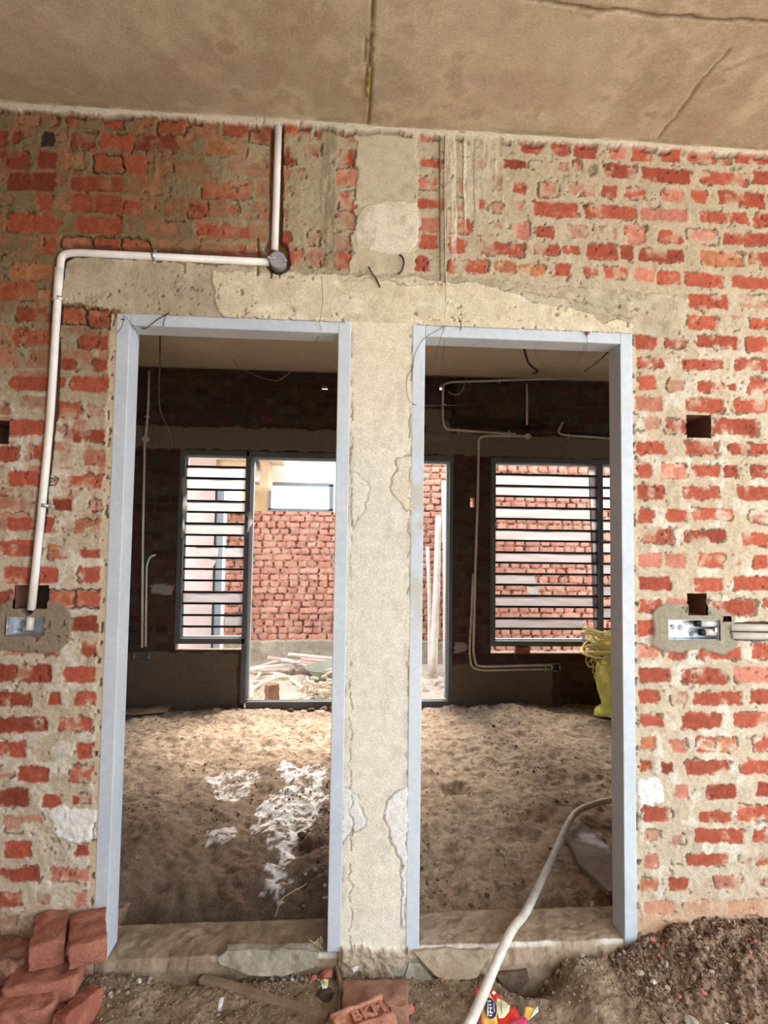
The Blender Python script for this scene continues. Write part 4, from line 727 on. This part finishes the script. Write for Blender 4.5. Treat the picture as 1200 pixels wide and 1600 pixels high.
for i in range(36):
    px = rrs.uniform(130, 235); py = 1600-(px-130)*.75+rrs.uniform(-16, 20); p = atz(px, py, -.06); gstone(p[0], p[1], rrs.uniform(.004, .010), rrs.choice(['st1', 'st5', 'st1']), 'pebble on the soil between the left brick pile and the sill', G4)
G5 = 'pebbles below the pillar'
for i in range(30):
    px = rrs.uniform(525, 700); py = 1500+abs(px-590)*.18+rrs.uniform(-6, 26); p = atz(px, py, -.07); gstone(p[0], p[1], rrs.uniform(.004, .010), rrs.choice(['st1', 'st5', 'st3', 'st4']), 'pebble in the crumbled mortar below the pillar', G5)
# uncountable crumbs
def crumbs(name, n, fn, zf, ks, lab, cat, r0=.002, r1=.006):
    V = []; F = []; mi = []; base = rock_mesh(99); bv = [v.co.copy() for v in base.vertices]; bf = [tuple(p.vertices) for p in base.polygons]
    ico = bmesh.new(); bmesh.ops.create_icosphere(ico, subdivisions=1, radius=1); bv = [v.co.copy() for v in ico.verts]; bf = [tuple(v.index for v in f.verts) for f in ico.faces]; ico.free()
    P_ = [fn() for _ in range(n)]; zz = zf(np.array([p[0] for p in P_]), np.array([p[1] for p in P_]))
    for (x, y), z in zip(P_, zz):
        r = rrs.uniform(r0, r1)*(1 if rrs.random() > .1 else 1.7); a = rrs.uniform(0, 6.28); ca, sa = math.cos(a), math.sin(a); k = len(V); sx, sy, sz = rrs.uniform(.7, 1.4), rrs.uniform(.6, 1), rrs.uniform(.4, .8)
        for v in bv:
            q = rrs.uniform(.8, 1.15); X_, Y_ = v.x*sx*q, v.y*sy*q; V.append((x+(X_*ca-Y_*sa)*r, y+(X_*sa+Y_*ca)*r, z+r*.25+v.z*sz*r*q))
        F += [tuple(k+i for i in f) for f in bf]; mi += [rrs.randrange(len(ks))]*len(bf)
    me = bpy.data.meshes.new(name); me.from_pydata(V, [], F); me.update()
    o = ob(name, me, kind='stuff')
    for k in ks: me.materials.append(M[k])
    me.polygons.foreach_set('material_index', mi); return tag(o, lab, cat)
crumbs('rubble_crumbs', 4500, lambda: (rrs.uniform(1.66, 2.36), -abs(rrs.gauss(0, .17))-.002), gfront, ['st5', 'st4', 'st4', 'st4', 'st5'], 'crumbly brown and grey rubble heaped against the foot of the right wall', 'rubble', .002, .006)
crumbs('soil_crumbs', 2200, lambda: (rrs.uniform(-.3, 1.66), -.008-abs(rrs.gauss(0, .10))), gfront, ['st1', 'st5', 'st5', 'st4'], 'scattered soil crumbs and grit on the ground below the two sills', 'grit', .0015, .0045)
_cl = [(rrs.uniform(-1, 3.1), rrs.uniform(.3, 2.9), rrs.uniform(.03, .16)) for _ in range(60)]
def _cf():
    if rrs.random() < .25: return (rrs.uniform(-1., 3.1), rrs.uniform(.25, 2.95))
    c_ = rrs.choice(_cl); return (c_[0]+rrs.gauss(0, c_[2]*1.5), min(2.95, max(.24, c_[1]+rrs.gauss(0, c_[2]))))
crumbs('floor_crumbs', 2600, _cf, gin, ['st4', 'st5', 'st4', 'st1'], 'dark crumbs and clods scattered over the dirt floor of the rear room', 'clods', .002, .007)
crumbs('spoil_crumbs', 900, lambda: (rrs.gauss(.93, .13), abs(rrs.gauss(.62, .28))+.23), gin, ['st4', 'st5', 'st1'], 'dark stony spoil heaped behind the pillar between the doorways', 'spoil', .004, .013)

M['oldconc'] = m_noise('weathered_concrete', (.27, .235, .18), (.38, .33, .26), 18, .92, .5, fine=80, bd=.004, fv=.18)
M['tanconc'] = m_noise('tan_concrete', (.38, .30, .21), (.48, .39, .28), 12, .92, .4, fine=80)
def slab_poly(name, pts, y, th, mat, lab, cat, lean=0., seed=1):
    P_ = [at(a, b, y) for a, b in pts]; bm = bmesh.new(); z0 = min(p[2] for p in P_); rr = random.Random(seed)
    f = bm.faces.new([bm.verts.new((p[0], p[1]-(p[2]-z0)*math.tan(lean)*-1, p[2])) for p in P_]); r = bmesh.ops.extrude_face_region(bm, geom=[f])
    for v in [v for v in r['geom'] if isinstance(v, bmesh.types.BMVert)]: v.co.y += th
    bmesh.ops.triangulate(bm, faces=bm.faces[:]); bmesh.ops.subdivide_edges(bm, edges=bm.edges[:], cuts=5, use_grid_fill=True)
    for v in bm.verts: v.co += Vector(((vn(v.co.x, v.co.z, .02, 91)-.5)*.006, (vn(v.co.x, v.co.z, .025, 92)-.5)*.010, (vn(v.co.x, v.co.y+v.co.z, .02, 93)-.5)*.006))
    return tag(bmobj(name, bm, mat), lab, cat)
slab_poly('concrete_chunk', [(338, 1502), (352, 1494), (420, 1493), (480, 1491), (498, 1497), (490, 1514), (440, 1525), (390, 1524), (345, 1512)], -.030, .03, M['oldconc'], 'long grey cracked concrete slab piece leaning under the left sill', 'concrete piece', .35, 1)
slab_poly('concrete_chunk', [(648, 1497), (700, 1493), (760, 1494), (768, 1502), (745, 1528), (700, 1534), (678, 1524)], -.040, .04, M['tanconc'], 'tan angular concrete slab piece leaning under the right sill, left of the hose', 'concrete piece', .35, 2)
slab_poly('concrete_chunk', [(640, 1510), (655, 1512), (676, 1534), (655, 1542), (632, 1530)], -.045, .03, M['oldconc'], 'crumbly grey mortar lump right below the pillar', 'concrete piece', .3, 3)
slab_poly('concrete_chunk', [(600, 1498), (636, 1500), (660, 1524), (640, 1534), (612, 1520), (600, 1512)], -.035, .03, M['oldconc'], 'wedge of broken mortar bed beneath the pillar foot', 'concrete piece', .3, 4)
slab_poly('concrete_chunk', [(778, 1527), (826, 1520), (828, 1538), (806, 1552), (786, 1550)], -.035, .05, M['st4'], 'dark broken block down in the pit above the snack packet', 'concrete piece', .2, 6)

# plates and sheets on the rear floor
def plate(name, pts, z, th, mat, lab, cat, tilt=(0, 0)):
    P_ = [atz(a, b, z) for a, b in pts]; c = sum(P_)/len(P_); bm = bmesh.new()
    f = bm.faces.new([bm.verts.new((p[0], p[1], z+(p[0]-c[0])*tilt[0]+(p[1]-c[1])*tilt[1])) for p in P_]); r = bmesh.ops.extrude_face_region(bm, geom=[f])
    for v in [v for v in r['geom'] if isinstance(v, bmesh.types.BMVert)]: v.co.z -= th
    bmesh.ops.triangulate(bm, faces=bm.faces[:]); bmesh.ops.subdivide_edges(bm, edges=bm.edges[:], cuts=7, use_grid_fill=True)
    for v in bm.verts: v.co.z += (vn(v.co.x, v.co.y, .08, 94)-.5)*.018; v.co.x += (vn(v.co.x, v.co.y, .05, 95)-.5)*.01
    return tag(bmobj(name, bm, mat, smooth=False), lab, cat)
m = M['limed'] = m_noise('lime_dusted_plank', (.30, .24, .19), (.40, .33, .27), 9, .92, .4, fine=70); nt = m.node_tree; b = nt.nodes['Principled BSDF']; src = b.inputs['Base Color'].links[0].from_socket
tc = nd(nt, 'ShaderNodeTexCoord'); nz = nd(nt, 'ShaderNodeTexNoise'); nz.inputs['Scale'].default_value = 5; nz.inputs['Detail'].default_value = 8; nt.links.new(tc.outputs['Object'], nz.inputs[0])
mr = nd(nt, 'ShaderNodeMapRange'); mr.inputs[1].default_value = .54; mr.inputs[2].default_value = .62; nt.links.new(nz.outputs[0], mr.inputs[0]); mx = nd(nt, 'ShaderNodeMix', data_type='RGBA'); nt.links.new(mr.outputs[0], mx.inputs[0]); nt.links.new(src, mx.inputs[6]); mx.inputs[7].default_value = (.70, .70, .74, 1); nt.links.new(mx.outputs[2], b.inputs['Base Color'])
plate('wooden_board', [(884, 1282), (897, 1274), (990, 1362), (1000, 1400), (950, 1388), (905, 1348), (880, 1300)], -.055, .02, M['limed'], 'lime-dusted board half buried in the floor right of the hose', 'board', (.0, .02))
plate('wooden_board', [(188, 1292), (218, 1274), (262, 1286), (240, 1330), (205, 1400), (186, 1432), (170, 1432)], -.055, .03, M['tanconc'] if False else M['br3'] if False else m_noise('muddy_board', (.30, .21, .145), (.40, .29, .20), 8, .95, .5, fine=60), 'earth-coated board lying inside the left doorway', 'board', (.03, .05))

# ---------------------------------------------------------------- hose
M['hose'] = m_noise('dusty_white_hose', (.62, .57, .49), (.76, .72, .65), 10, .5, .1, fine=40)
hp = [atz(1040, 1236, -.02), atz(957, 1250, .015), atz(930, 1256, .01), atz(902, 1268, .0), atz(886, 1290, -.01), atz(868, 1330, -.015), atz(848, 1372, -.015), atz(822, 1424, .025), atz(805, 1446, .040), atz(791, 1470, .045), atz(772, 1512, .025), atz(752, 1560, .0), atz(733, 1602, -.02), atz(700, 1670, -.06)]
o = tube('hose', smooth_path(hp, 8), .0150, M['hose'], None, 14); tag(o, 'long white hose running from the rear room over the right sill to the foreground', 'hose')

# ---------------------------------------------------------------- sticks and scraps
M['wood'] = m_noise('dirty_lath', (.22, .145, .09), (.32, .225, .15), 14, .9, .4, fine=90)
def zstick(name, pts, r, mat, lab, cat, z=-.06, rad=None, flat=1.):
    P_ = smooth_path([Vector(atz(p[0], p[1], p[2] if len(p) > 2 else z)) for p in pts], 6); o = tube(name, P_, r, mat, None, 8, rad); return tag(o, lab, cat)
a, b_ = Vector(atz(315, 1528, -.058)), Vector(atz(512, 1590, -.066)); dv = b_-a; bm = bmesh.new(); add_box(bm, 0, dv.length, -.016, .016, -.008, .008, .002)
o = bmobj('wooden_lath', bm, M['wood']); o.matrix_basis = Matrix.Translation(a) @ dv.to_track_quat('X', 'Z').to_matrix().to_4x4(); tag(o, 'flat earth-stained wooden lath lying diagonally below the left sill', 'lath')
zstick('root', [(499, 1474, -.02), (512, 1492, -.03), (526, 1512, -.05), (531, 1545, -.06), (530, 1575, -.06), (536, 1610, -.07)], .007, M['wood'], 'brown twisted rope-like root hanging down left of the stamped brick', 'root')
M['straw'] = m_noise('dry_straw', (.62, .52, .34), (.74, .64, .45), 20, .8, 0)
tu = empty('dry_grass_tuft', atz(497, 1486, -.02)); tag(tu, 'dry straw tuft tucked beside the foot of the left door frame', 'dry grass')
for i in range(16):
    rr = rrs; p = Vector((0, 0, 0)); q = Vector((rr.uniform(-.055, .02), rr.uniform(-.02, .01), rr.uniform(.01, .05))); mdl = (p+q)/2+Vector((rr.uniform(-.01, .01), 0, rr.uniform(0, .012)))
    tube('blade', smooth_path([p, mdl, q], 4), .0014, M['straw'], tu, 5)
def scrap(name, pts, z, mat, lab, cat='scrap', crumple=.006, seed=0):
    P_ = [atz(a, b, z) for a, b in pts]; bm = bmesh.new(); bm.faces.new([bm.verts.new(p) for p in P_]); bmesh.ops.triangulate(bm, faces=bm.faces[:]); bmesh.ops.subdivide_edges(bm, edges=bm.edges[:], cuts=3, use_grid_fill=True)
    for v in bm.verts: v.co.z += (vn(v.co.x+seed, v.co.y, .008, 96)-.5)*crumple*2
    bmesh.ops.solidify(bm, geom=bm.faces[:], thickness=.0006); return tag(bmobj(name, bm, mat), lab, cat)
M['paper'] = m_noise('off_white_scrap', (.72, .71, .66), (.84, .83, .79), 20, .7, 0); M['ypaper'] = m_noise('yellow_green_print', (.55, .58, .10), (.70, .72, .25), 40, .5, 0)
scrap('paper_scrap', [(544, 1510), (553, 1498), (557, 1508), (562, 1512), (553, 1521), (549, 1514)], -.035, M['paper'], 'crumpled white paper scrap wedged among stones below the pillar')
scrap('paper_scrap', [(340, 1580), (344, 1559), (350, 1560), (346, 1581)], -.045, M['paper'], 'narrow whitish wrapper scrap lying on the soil at lower left')
o = scrap('label_scrap', [(501, 1532), (513, 1531), (512, 1541), (504, 1546)], -.03, M['paper'], 'small white and yellow-green printed scrap under the biggest red chunk')
s_ = scrap('printed_patch', [(505, 1533), (512, 1533), (511, 1538), (506, 1539)], -.028, M['ypaper'], ''); s_.parent = o
for k_ in ('label', 'category'): del s_[k_]
scrap('paper_scrap', [(743, 1245), (751, 1243), (755, 1250), (748, 1254)], -.05, M['paper'], 'little white crumpled scrap in the hollow of the rear floor')
scrap('paper_scrap', [(921, 1409), (927, 1407), (929, 1413), (923, 1417)], -.075, M['straw'], 'small yellowish chip on the soil behind the right sill')

# snack packet
pk = empty('snack_packet', atz(790, 1580, -.08)); tag(pk, 'torn red and yellow snack packet with a dark blue oval badge beside the hose', 'packet')
def pm(name, c, r=.3): 
    m_ = m_noise(name, c, tuple(min(1, q*1.15) for q in c), 25, r, .15, spec=.5, fine=60, bd=.002); return m_
M['pred'] = pm('glossy_red_foil', (.72, .035, .03)); M['pyel'] = pm('glossy_yellow_foil', (.85, .52, .10)); M['pcream'] = pm('cream_print', (.78, .76, .50)); M['pblue'] = pm('dark_blue_print', (.02, .02, .10)); M['pwhite'] = pm('white_print', (.85, .85, .85)); M['ppink'] = pm('pink_foil', (.80, .06, .20)); M['pgreen'] = pm('pale_green_print', (.48, .55, .25))
inv = Matrix.Translation(Vector(pk.location)).inverted()
def pz(px, py): return -.045-.0012*(py-1545)*0-.02*math.sin((px-742)/80*math.pi)*0
def pkpart(name, pts, lift, mat, thick=.0006, amp=.010, cuts=4):
    P_ = [atz(a, b, -.040) for a, b in pts]; bm = bmesh.new(); bm.faces.new([bm.verts.new(p) for p in P_]); bmesh.ops.triangulate(bm, faces=bm.faces[:]); bmesh.ops.subdivide_edges(bm, edges=bm.edges[:], cuts=cuts, use_grid_fill=True)
    for v in bm.verts: v.co.z += lift+(vn(v.co.x, v.co.y, .035, 97)-.5)*amp
    bmesh.ops.solidify(bm, geom=bm.faces[:], thickness=thick); o_ = bmobj(name, bm, mat, pk, True); o_.matrix_parent_inverse = inv; return o_
pkpart('pouch', [(740, 1545), (768, 1546), (792, 1566), (806, 1577), (818, 1594), (822, 1612), (748, 1612), (746, 1575)], .0, M['pred'], .0012)
pkpart('yellow_band', [(760, 1552), (766, 1556), (773, 1572), (779, 1612), (752, 1612), (752, 1580)], .0035, M['pyel'])
pkpart('cream_panel', [(776, 1560), (790, 1566), (797, 1573), (795, 1584), (788, 1592), (779, 1594), (774, 1575)], .0035, M['pcream']); pkpart('leaf_motif', [(783, 1565), (786, 1575), (785, 1588), (782, 1580)], .0050, M['pgreen'])
bad = [(766.5+9.8*math.cos(t)-2.0*math.sin(t)*0, 1581+17*math.sin(t)+2.5*math.cos(t)) for t in [2*math.pi*k/16 for k in range(16)]]
pkpart('oval_rim', [(766.5+(a-766.5)*1.13, 1581+(b-1581)*1.10) for a, b in bad], .0050, M['pyel']); pkpart('oval_badge', bad, .0068, M['pblue'])
for i, pts in enumerate(([(761, 1569), (767, 1569.5), (767, 1572), (761, 1571.5)], [(761, 1573), (763, 1573), (763, 1595), (761, 1594)], [(763, 1575), (768, 1576), (768, 1578), (763, 1577)], [(763, 1580), (769, 1581), (769, 1583), (763, 1582)], [(765, 1583), (767, 1583), (767, 1589), (765, 1589)], [(763, 1587), (770, 1589), (770, 1591), (763, 1589.5)], [(764, 1592), (769, 1593), (768, 1595), (764, 1594.5)], [(770.5, 1571), (771.5, 1571), (773, 1588), (772, 1588)])):
    pkpart('letter_stroke', pts, .0084, M['pwhite'], .0004, cuts=1)
pkpart('white_swirl', [(768, 1553), (772, 1551), (775, 1554), (772, 1557), (769, 1556)], .004, M['pwhite'])
pkpart('pink_flap', [(796, 1600), (812, 1592), (824, 1592), (820, 1612), (800, 1612)], .005, M['ppink']); pkpart('torn_corner', [(818, 1592), (822, 1579), (834, 1578), (840, 1576), (841, 1584), (826, 1598)], .008, M['pyel']); pkpart('white_edge', [(834, 1583), (840, 1575), (841, 1584), (828, 1597)], .0095, M['pwhite'])

# ---------------------------------------------------------------- sack with rope coil, in the rear room
M['sack'] = m_noise('yellow_woven_sack', (.66, .62, .10), (.86, .80, .24), 9, .7, .4, fine=50, fv=.15)
sk = empty('sack', (2.99, 2.66, -.03)); tag(sk, 'yellow woven sack standing against the rear wall, tied narrow near its foot', 'sack')
prof = [(.0, .0), (.16, .005), (.175, .02), (.16, .045), (.125, .06), (.118, .10), (.135, .18), (.15, .26), (.155, .34), (.14, .41), (.11, .43), (.0, .435)]
bm = bmesh.new(); N_ = 48; rings = []; PP = smooth_path([Vector((a, 0, b_)) for a, b_ in prof], 4)
for p in PP:
    rings.append([bm.verts.new(((p.x*(1+.05*math.sin(k*.79+p.z*9)+.035*math.sin(k*2.1+p.z*20)+.10*(vn(k*.02, p.z, .035, 98)-.5)))*math.cos(2*math.pi*k/N_), p.x*.85*(1+.05*math.cos(k*1.1+p.z*14))*math.sin(2*math.pi*k/N_), p.z+.006*math.sin(k*.9))) for k in range(N_)])
for A_, B_ in zip(rings, rings[1:]):
    for k in range(N_): bm.faces.new((A_[k], A_[(k+1) % N_], B_[(k+1) % N_], B_[k]))
bmobj('sack_body', bm, M['sack'], sk, True)
M['ink'] = m_noise('black_ink', (.01, .01, .01), (.02, .02, .02), 10, .6, 0)
for s_, zz, sz in (('KICE', .118, .020), ('40', .088, .030)):
    t_ = text_obj('printed_letters', s_, sz, .0015, M['ink'], Matrix.Translation((-.066, -.108, zz)) @ Matrix.Rotation(math.radians(-32), 4, 'Z') @ Matrix.Rotation(math.pi/2, 4, 'X'), .0008); t_.parent = sk
M['rope'] = m_noise('yellow_coir_rope', (.62, .50, .16), (.80, .68, .32), 14, .8, .3, fine=120)
bm = bmesh.new(); rr = random.Random(5); c = Vector((3.0, 2.66, .545))
for i in range(17):
    R_ = rr.uniform(.13, .30); h = rr.uniform(-.09, .05); ph = rr.uniform(0, 6.28); ti = rr.uniform(-.35, .35); t2 = rr.uniform(-.3, .3); ox = rr.uniform(-.03, .03)
    add_tube(bm, smooth_path([c+Vector((R_*math.cos(t+ph)+ox, R_*.8*math.sin(t+ph), h+ti*R_*math.cos(t)+t2*R_*math.sin(t)+rr.uniform(-.012, .012))) for t in [6.28*k/12 for k in range(13)]], 3), .0095, 7)
for i in range(70):
    a0 = rr.uniform(0, 6.28); p0 = c+Vector((.19*math.cos(a0)*rr.uniform(.2, 1.2), .10*math.sin(a0)-.04, rr.uniform(-.16, .0))); pts = [p0]
    for k in range(5): pts.append(pts[-1]+Vector((rr.uniform(-.06, .06), rr.uniform(-.04, .04), rr.uniform(-.05, .035))))
    add_tube(bm, smooth_path(pts, 4), rr.uniform(.003, .006), 5)
for dx, rad_ in ((-.24, .04), (-.20, .035)):
    add_tube(bm, smooth_path([c+Vector((dx+rad_*math.cos(t), -.05, -.13+rad_*1.4*math.sin(t))) for t in [5.2*k/8 for k in range(9)]], 4), .003, 5)
o = bmobj('rope_coil', bm, M['rope'], None, True); tag(o, 'tangled coil of yellow rope heaped on top of the yellow sack', 'rope')

# things standing on the ledge and floor of the rear room
o = ob('loose_brick', brick_mesh(.115, .10, .068, 21), M['brd']); p = at(816, 1016, BY+.05); o.location = (p[0], BY+.055, p[2]); tag(o, 'half brick wedged in the gap beneath the large barred window', 'brick')
o = ob('loose_brick', brick_mesh(.11, .075, .17, 22, rnd=.002), M['br3']); o.location = (.145, 3.38, float(gyard(np.array(.145), np.array(3.38)))+.082); o.rotation_euler = (0, 0, .65); tag(o, 'single red-brown brick standing upright in the yard just past the rear threshold', 'brick')
for x, y, r in ((.62, 2.93, .05), (.70, 2.86, .04), (.52, 2.9, .035), (.78, 2.80, .05), (.82, 2.88, .06), (.75, 2.95, .035)): stone(x, y, r, 'st4', 'dark clod in the heap just inside the rear threshold', 'dark clods inside the rear threshold', zf=gin, name='earth_clod', cat='clod')
for x, y, r, l_ in ((.36, 2.85, .035, 'dark broken clod in front of the rear threshold, directly below the standing brick'), (1.89, 2.30, .018, 'lone dark clod on the rear floor below the right doorway conduits')): stone(x, y, r, 'st4', l_, zf=gin, name='earth_clod', cat='clod')
stone(*atz(700, 1415, -.07)[:2], .028, 'st3', 'red brick fragment lying at the pillar side behind the right sill', zf=gin, name='brick_fragment', cat='brick')
plate('cloth_rag', [(196, 1108), (235, 1102), (268, 1102), (262, 1110), (225, 1114), (196, 1116)], .0, .006, M['wood'], 'brown crumpled rag lying along the rear wall foot at left', 'rag')

# ---------------------------------------------------------------- the yard beyond
M['pale'] = m_noise('pale_dusty_timber', (.66, .60, .54), (.80, .76, .70), 10, .8, .2); M['pinkwood'] = m_noise('pinkish_plank', (.55, .36, .31), (.68, .50, .44), 8, .85, .3); M['basin'] = m_noise('greenish_dusty_iron', (.30, .31, .24), (.42, .42, .33), 12, .6, .2)
def pole(px0, py0, px1, py1, y0, y1, r, lab):
    a = Vector(at(px0, py0, y0)); b_ = Vector(at(px1, py1, y1)); mid = (a+b_)/2+Vector((.01, 0, 0)); o = tube('timber_pole', smooth_path([a, mid, b_], 6), r, M['pale'], None, 10, rad=lambda t: r*(1-.25*t)*(1+.05*math.sin(t*30))); return tag(o, lab, 'pole')
pole(676, 1052, 685, 806, 4.3, 4.85, .048, 'thicker pale timber pole leaning on the yard wall behind the right doorway')
pole(697, 1048, 693, 753, 4.2, 4.8, .036, 'tallest pale timber pole at the right edge of the rear doorway')
pole(672, 1050, 668, 855, 4.4, 4.85, .028, 'shortest pale pole, leftmost of those leaning behind the rear doorway')
pl_ = [(418, 1027, 523, 1042, 4.55, .020), (450, 1022, 530, 1030, 4.75, .022), (440, 1030, 530, 1052, 4.5, .018), (470, 1030, 530, 1036, 4.65, .025), (390, 1046, 470, 1034, 4.5, .016)]
labs = ['longest pinkish plank lying flat at the yard wall foot', 'rear plank resting against the plinth of the yard wall', 'lowest slanting plank above the iron basin in the yard', 'short thick plank among the timber pile behind the basin', 'thin plank at the left end of the yard timber pile']
for i, (a0, b0, a1, b1, y, r) in enumerate(pl_):
    a = Vector(at(a0, b0, y)); b_ = Vector(at(a1, b1, y)); g = float(gyard(np.array(a.x), np.array(y))); a.z = max(a.z, g+.015); b_.z = max(b_.z, g+.015); dv = b_-a
    bm = bmesh.new(); add_box(bm, 0, dv.length, -.05, .05, -r/2, r/2, .003); o = bmobj('timber_plank', bm, M['pinkwood' if i in (0, 3) else 'pale']); o.matrix_basis = Matrix.Translation(a) @ dv.to_track_quat('X', 'Z').to_matrix().to_4x4(); tag(o, labs[i], 'plank')
bm = bmesh.new(); N_ = 28; rings = []
for r, z in ((.02, .0), (.09, .004), (.13, .03), (.17, .075), (.195, .11), (.21, .112), (.208, .118), (.19, .114), (.16, .075), (.12, .035), (.08, .012), (.0, .01)): rings.append([bm.verts.new((r*math.cos(6.2832*k/N_), r*math.sin(6.2832*k/N_), z)) for k in range(N_)])
for A_, B_ in zip(rings, rings[1:]):
    for k in range(N_): bm.faces.new((A_[k], A_[(k+1) % N_], B_[(k+1) % N_], B_[k]))
o = bmobj('iron_basin', bm, M['basin'], None, True); o.location = (.66, 4.28, float(gyard(np.array(.66), np.array(4.28)))-.0); o.scale = (1.35, 1.35, 1.35); tag(o, 'shallow greenish iron basin lying in the sunlit yard', 'basin')
M['yhose'] = m_noise('cream_pipe', (.74, .64, .48), (.84, .76, .62), 10, .5, .1)
def ypts(L, dz=.03): return [Vector((q[0], q[1], float(gyard(np.array(q[0]), np.array(q[1])))+dz)) for q in [atz(a, b, -.10) for a, b in L]]
o = tube('pipe', smooth_path(ypts([(393, 1090), (398, 1078), (430, 1063), (450, 1062)]), 6), .016, M['yhose'], None, 9); tag(o, 'cream flexible pipe curving at the left edge of the rear doorway', 'pipe')
o = tube('pipe', smooth_path(ypts([(402, 1060), (410, 1052), (440, 1055), (462, 1068), (474, 1080)]), 6), .018, M['yhose'], None, 9); tag(o, 'cream flexible pipe arching over the middle of the yard floor', 'pipe')
o = tube('pipe', smooth_path(ypts([(392, 1048), (410, 1042), (440, 1036), (470, 1037)]), 6), .022, M['pale'], None, 9); tag(o, 'white pipe lying behind the cream one near the plinth', 'pipe')
bm = bmesh.new(); rr = random.Random(8); c = Vector((.62, 3.62, -.03))
for i in range(16):
    pts = [c+Vector((rr.uniform(-.16, .2), rr.uniform(-.1, .1), rr.uniform(-.04, .06)))]
    for k in range(6): pts.append(pts[-1]+Vector((rr.uniform(-.10, .10), rr.uniform(-.06, .06), rr.uniform(-.04, .04))))
    for q in pts: q.z = max(-.09, min(.10, q.z))
    add_tube(bm, smooth_path(pts, 4), .012, 6)
o = bmobj('rope_bundle', bm, M['yhose'], None, True); tag(o, 'heap of cream rope in the yard right of the standing brick', 'rope')
scr = [(430, 1058, .07), (400, 1070, .05), (455, 1048, .06), (480, 1090, .05), (410, 1035, .08), (500, 1088, .06)]
for i, (a0, b0, r) in enumerate(scr):
    q = atz(a0, b0, -.1); stone(q[0], q[1], r, 'st2', 'whitish rubble lump on the sunlit yard floor', 'whitish rubble in the yard', zf=gyard, zoff=.1, name='rubble_lump', cat='rubble')
for i in range(14):
    q = atz(rrs.uniform(662, 702), rrs.uniform(1050, 1088), -.1); stone(q[0], q[1], rrs.uniform(.03, .06), 'st2', 'whitish rubble lump on the yard floor behind the right doorway', 'whitish rubble behind the right doorway', zf=gyard, zoff=.1, name='rubble_lump', cat='rubble')

# neighbouring building over the yard wall
M['white'] = m_noise('white_plaster', (.80, .79, .78), (.88, .88, .87), 4, .8, .1); M['eave'] = m_noise('buff_plaster', (.60, .48, .30), (.72, .60, .42), 5, .9, .3, fine=50); M['bluegrey'] = m_noise('pale_blue_paint', (.20, .245, .28), (.25, .295, .335), 4, .6, .1); M['pinkwall'] = m_noise('pink_white_wall', (.50, .40, .385), (.60, .50, .48), 6, .85, .1)
nb = empty('building', (.2, 5.3, 0)); tag(nb, 'white neighbouring building with a grey-framed window above the yard wall', 'building'); inv = Matrix.Translation(Vector(nb.location)).inverted()
def nbp(n, x0, x1, y0, y1, z0, z1, m_, par=nb):
    o = box(n, x0, x1, y0, y1, z0, z1, M[m_], par); o.matrix_parent_inverse = inv if par is nb else Matrix.Identity(4); return o
p0 = at(424, 756, 5.3); p1 = at(514, 798, 5.3); wx0, wx1, wz1, wz0 = p0[0], p1[0], p0[2], p1[2]
nbp('wall', -.5, wx0-.03, 5.3, 5.45, -.35, wz1+.45, 'eave'); nbp('wall', wx1+.05, 4.6, 5.3, 5.45, -.35, 3.4, 'white'); nbp('wall', wx0-.03, wx1+.05, 5.3, 5.45, wz1+.02, 3.4, 'white'); nbp('wall', wx0-.03, wx1+.05, 5.3, 5.45, -.35, wz0-.02, 'white')
for q in ((wx0-.03, wx1+.05, wz1-.02, wz1+.02), (wx0-.03, wx1+.05, wz0-.02, wz0+.02), (wx0-.03, wx0, wz0, wz1), (wx1, wx1+.05, wz0, wz1)): nbp('window_frame', q[0], q[1], 5.285, 5.4, q[2], q[3], 'bluegrey')
nbp('interior_wall', wx0-.1, wx1+.2, 6.2, 6.3, -.3, 3.2, 'white'); nbp('interior_post', wx0+.24, wx0+.36, 5.9, 6.0, -.3, 3.2, 'white')
ev = empty('roof_eave', (-.3, 4.6, 2.3)); tag(ev, 'stepped buff plaster eave jutting over the yard at upper left', 'eave')
for n_, q in (('soffit', (-1.3, .12, 4.3, 5.2, 2.33, 2.45)), ('step', (-1.3, .02, 4.5, 5.2, 2.26, 2.33)), ('bracket', (-1.0, -.12, 4.8, 5.2, 1.95, 2.26))):
    o = box(n_, *q, M['eave'], ev, .01); o.matrix_parent_inverse = Matrix.Translation(Vector(ev.location)).inverted()
dp = empty('door_post', (at(341, 900, 4.7)[0], 4.7, 0)); tag(dp, 'pale blue-grey steel post standing outside the small barred window', 'post')
xx = at(335.5, 900, 4.7)[0]; xe = at(347, 900, 4.7)[0]
for n_, q, m_ in (('post', (xx, xe, 4.7, 4.78, -.2, 1.95), 'bluegrey'), ('dark_edge', (xx-.018, xx, 4.69, 4.78, -.2, 1.95), 'dark'), ('white_edge', (xe, xe+.02, 4.69, 4.78, -.2, 1.95), 'white')):
    o = box(n_, *q, M[m_], dp); o.matrix_parent_inverse = Matrix.Translation(Vector(dp.location)).inverted()
box('wall_yard_left', -2.4, xx-.03, 4.75, 4.9, -.35, 2.4, M['pinkwall'], kind='structure')
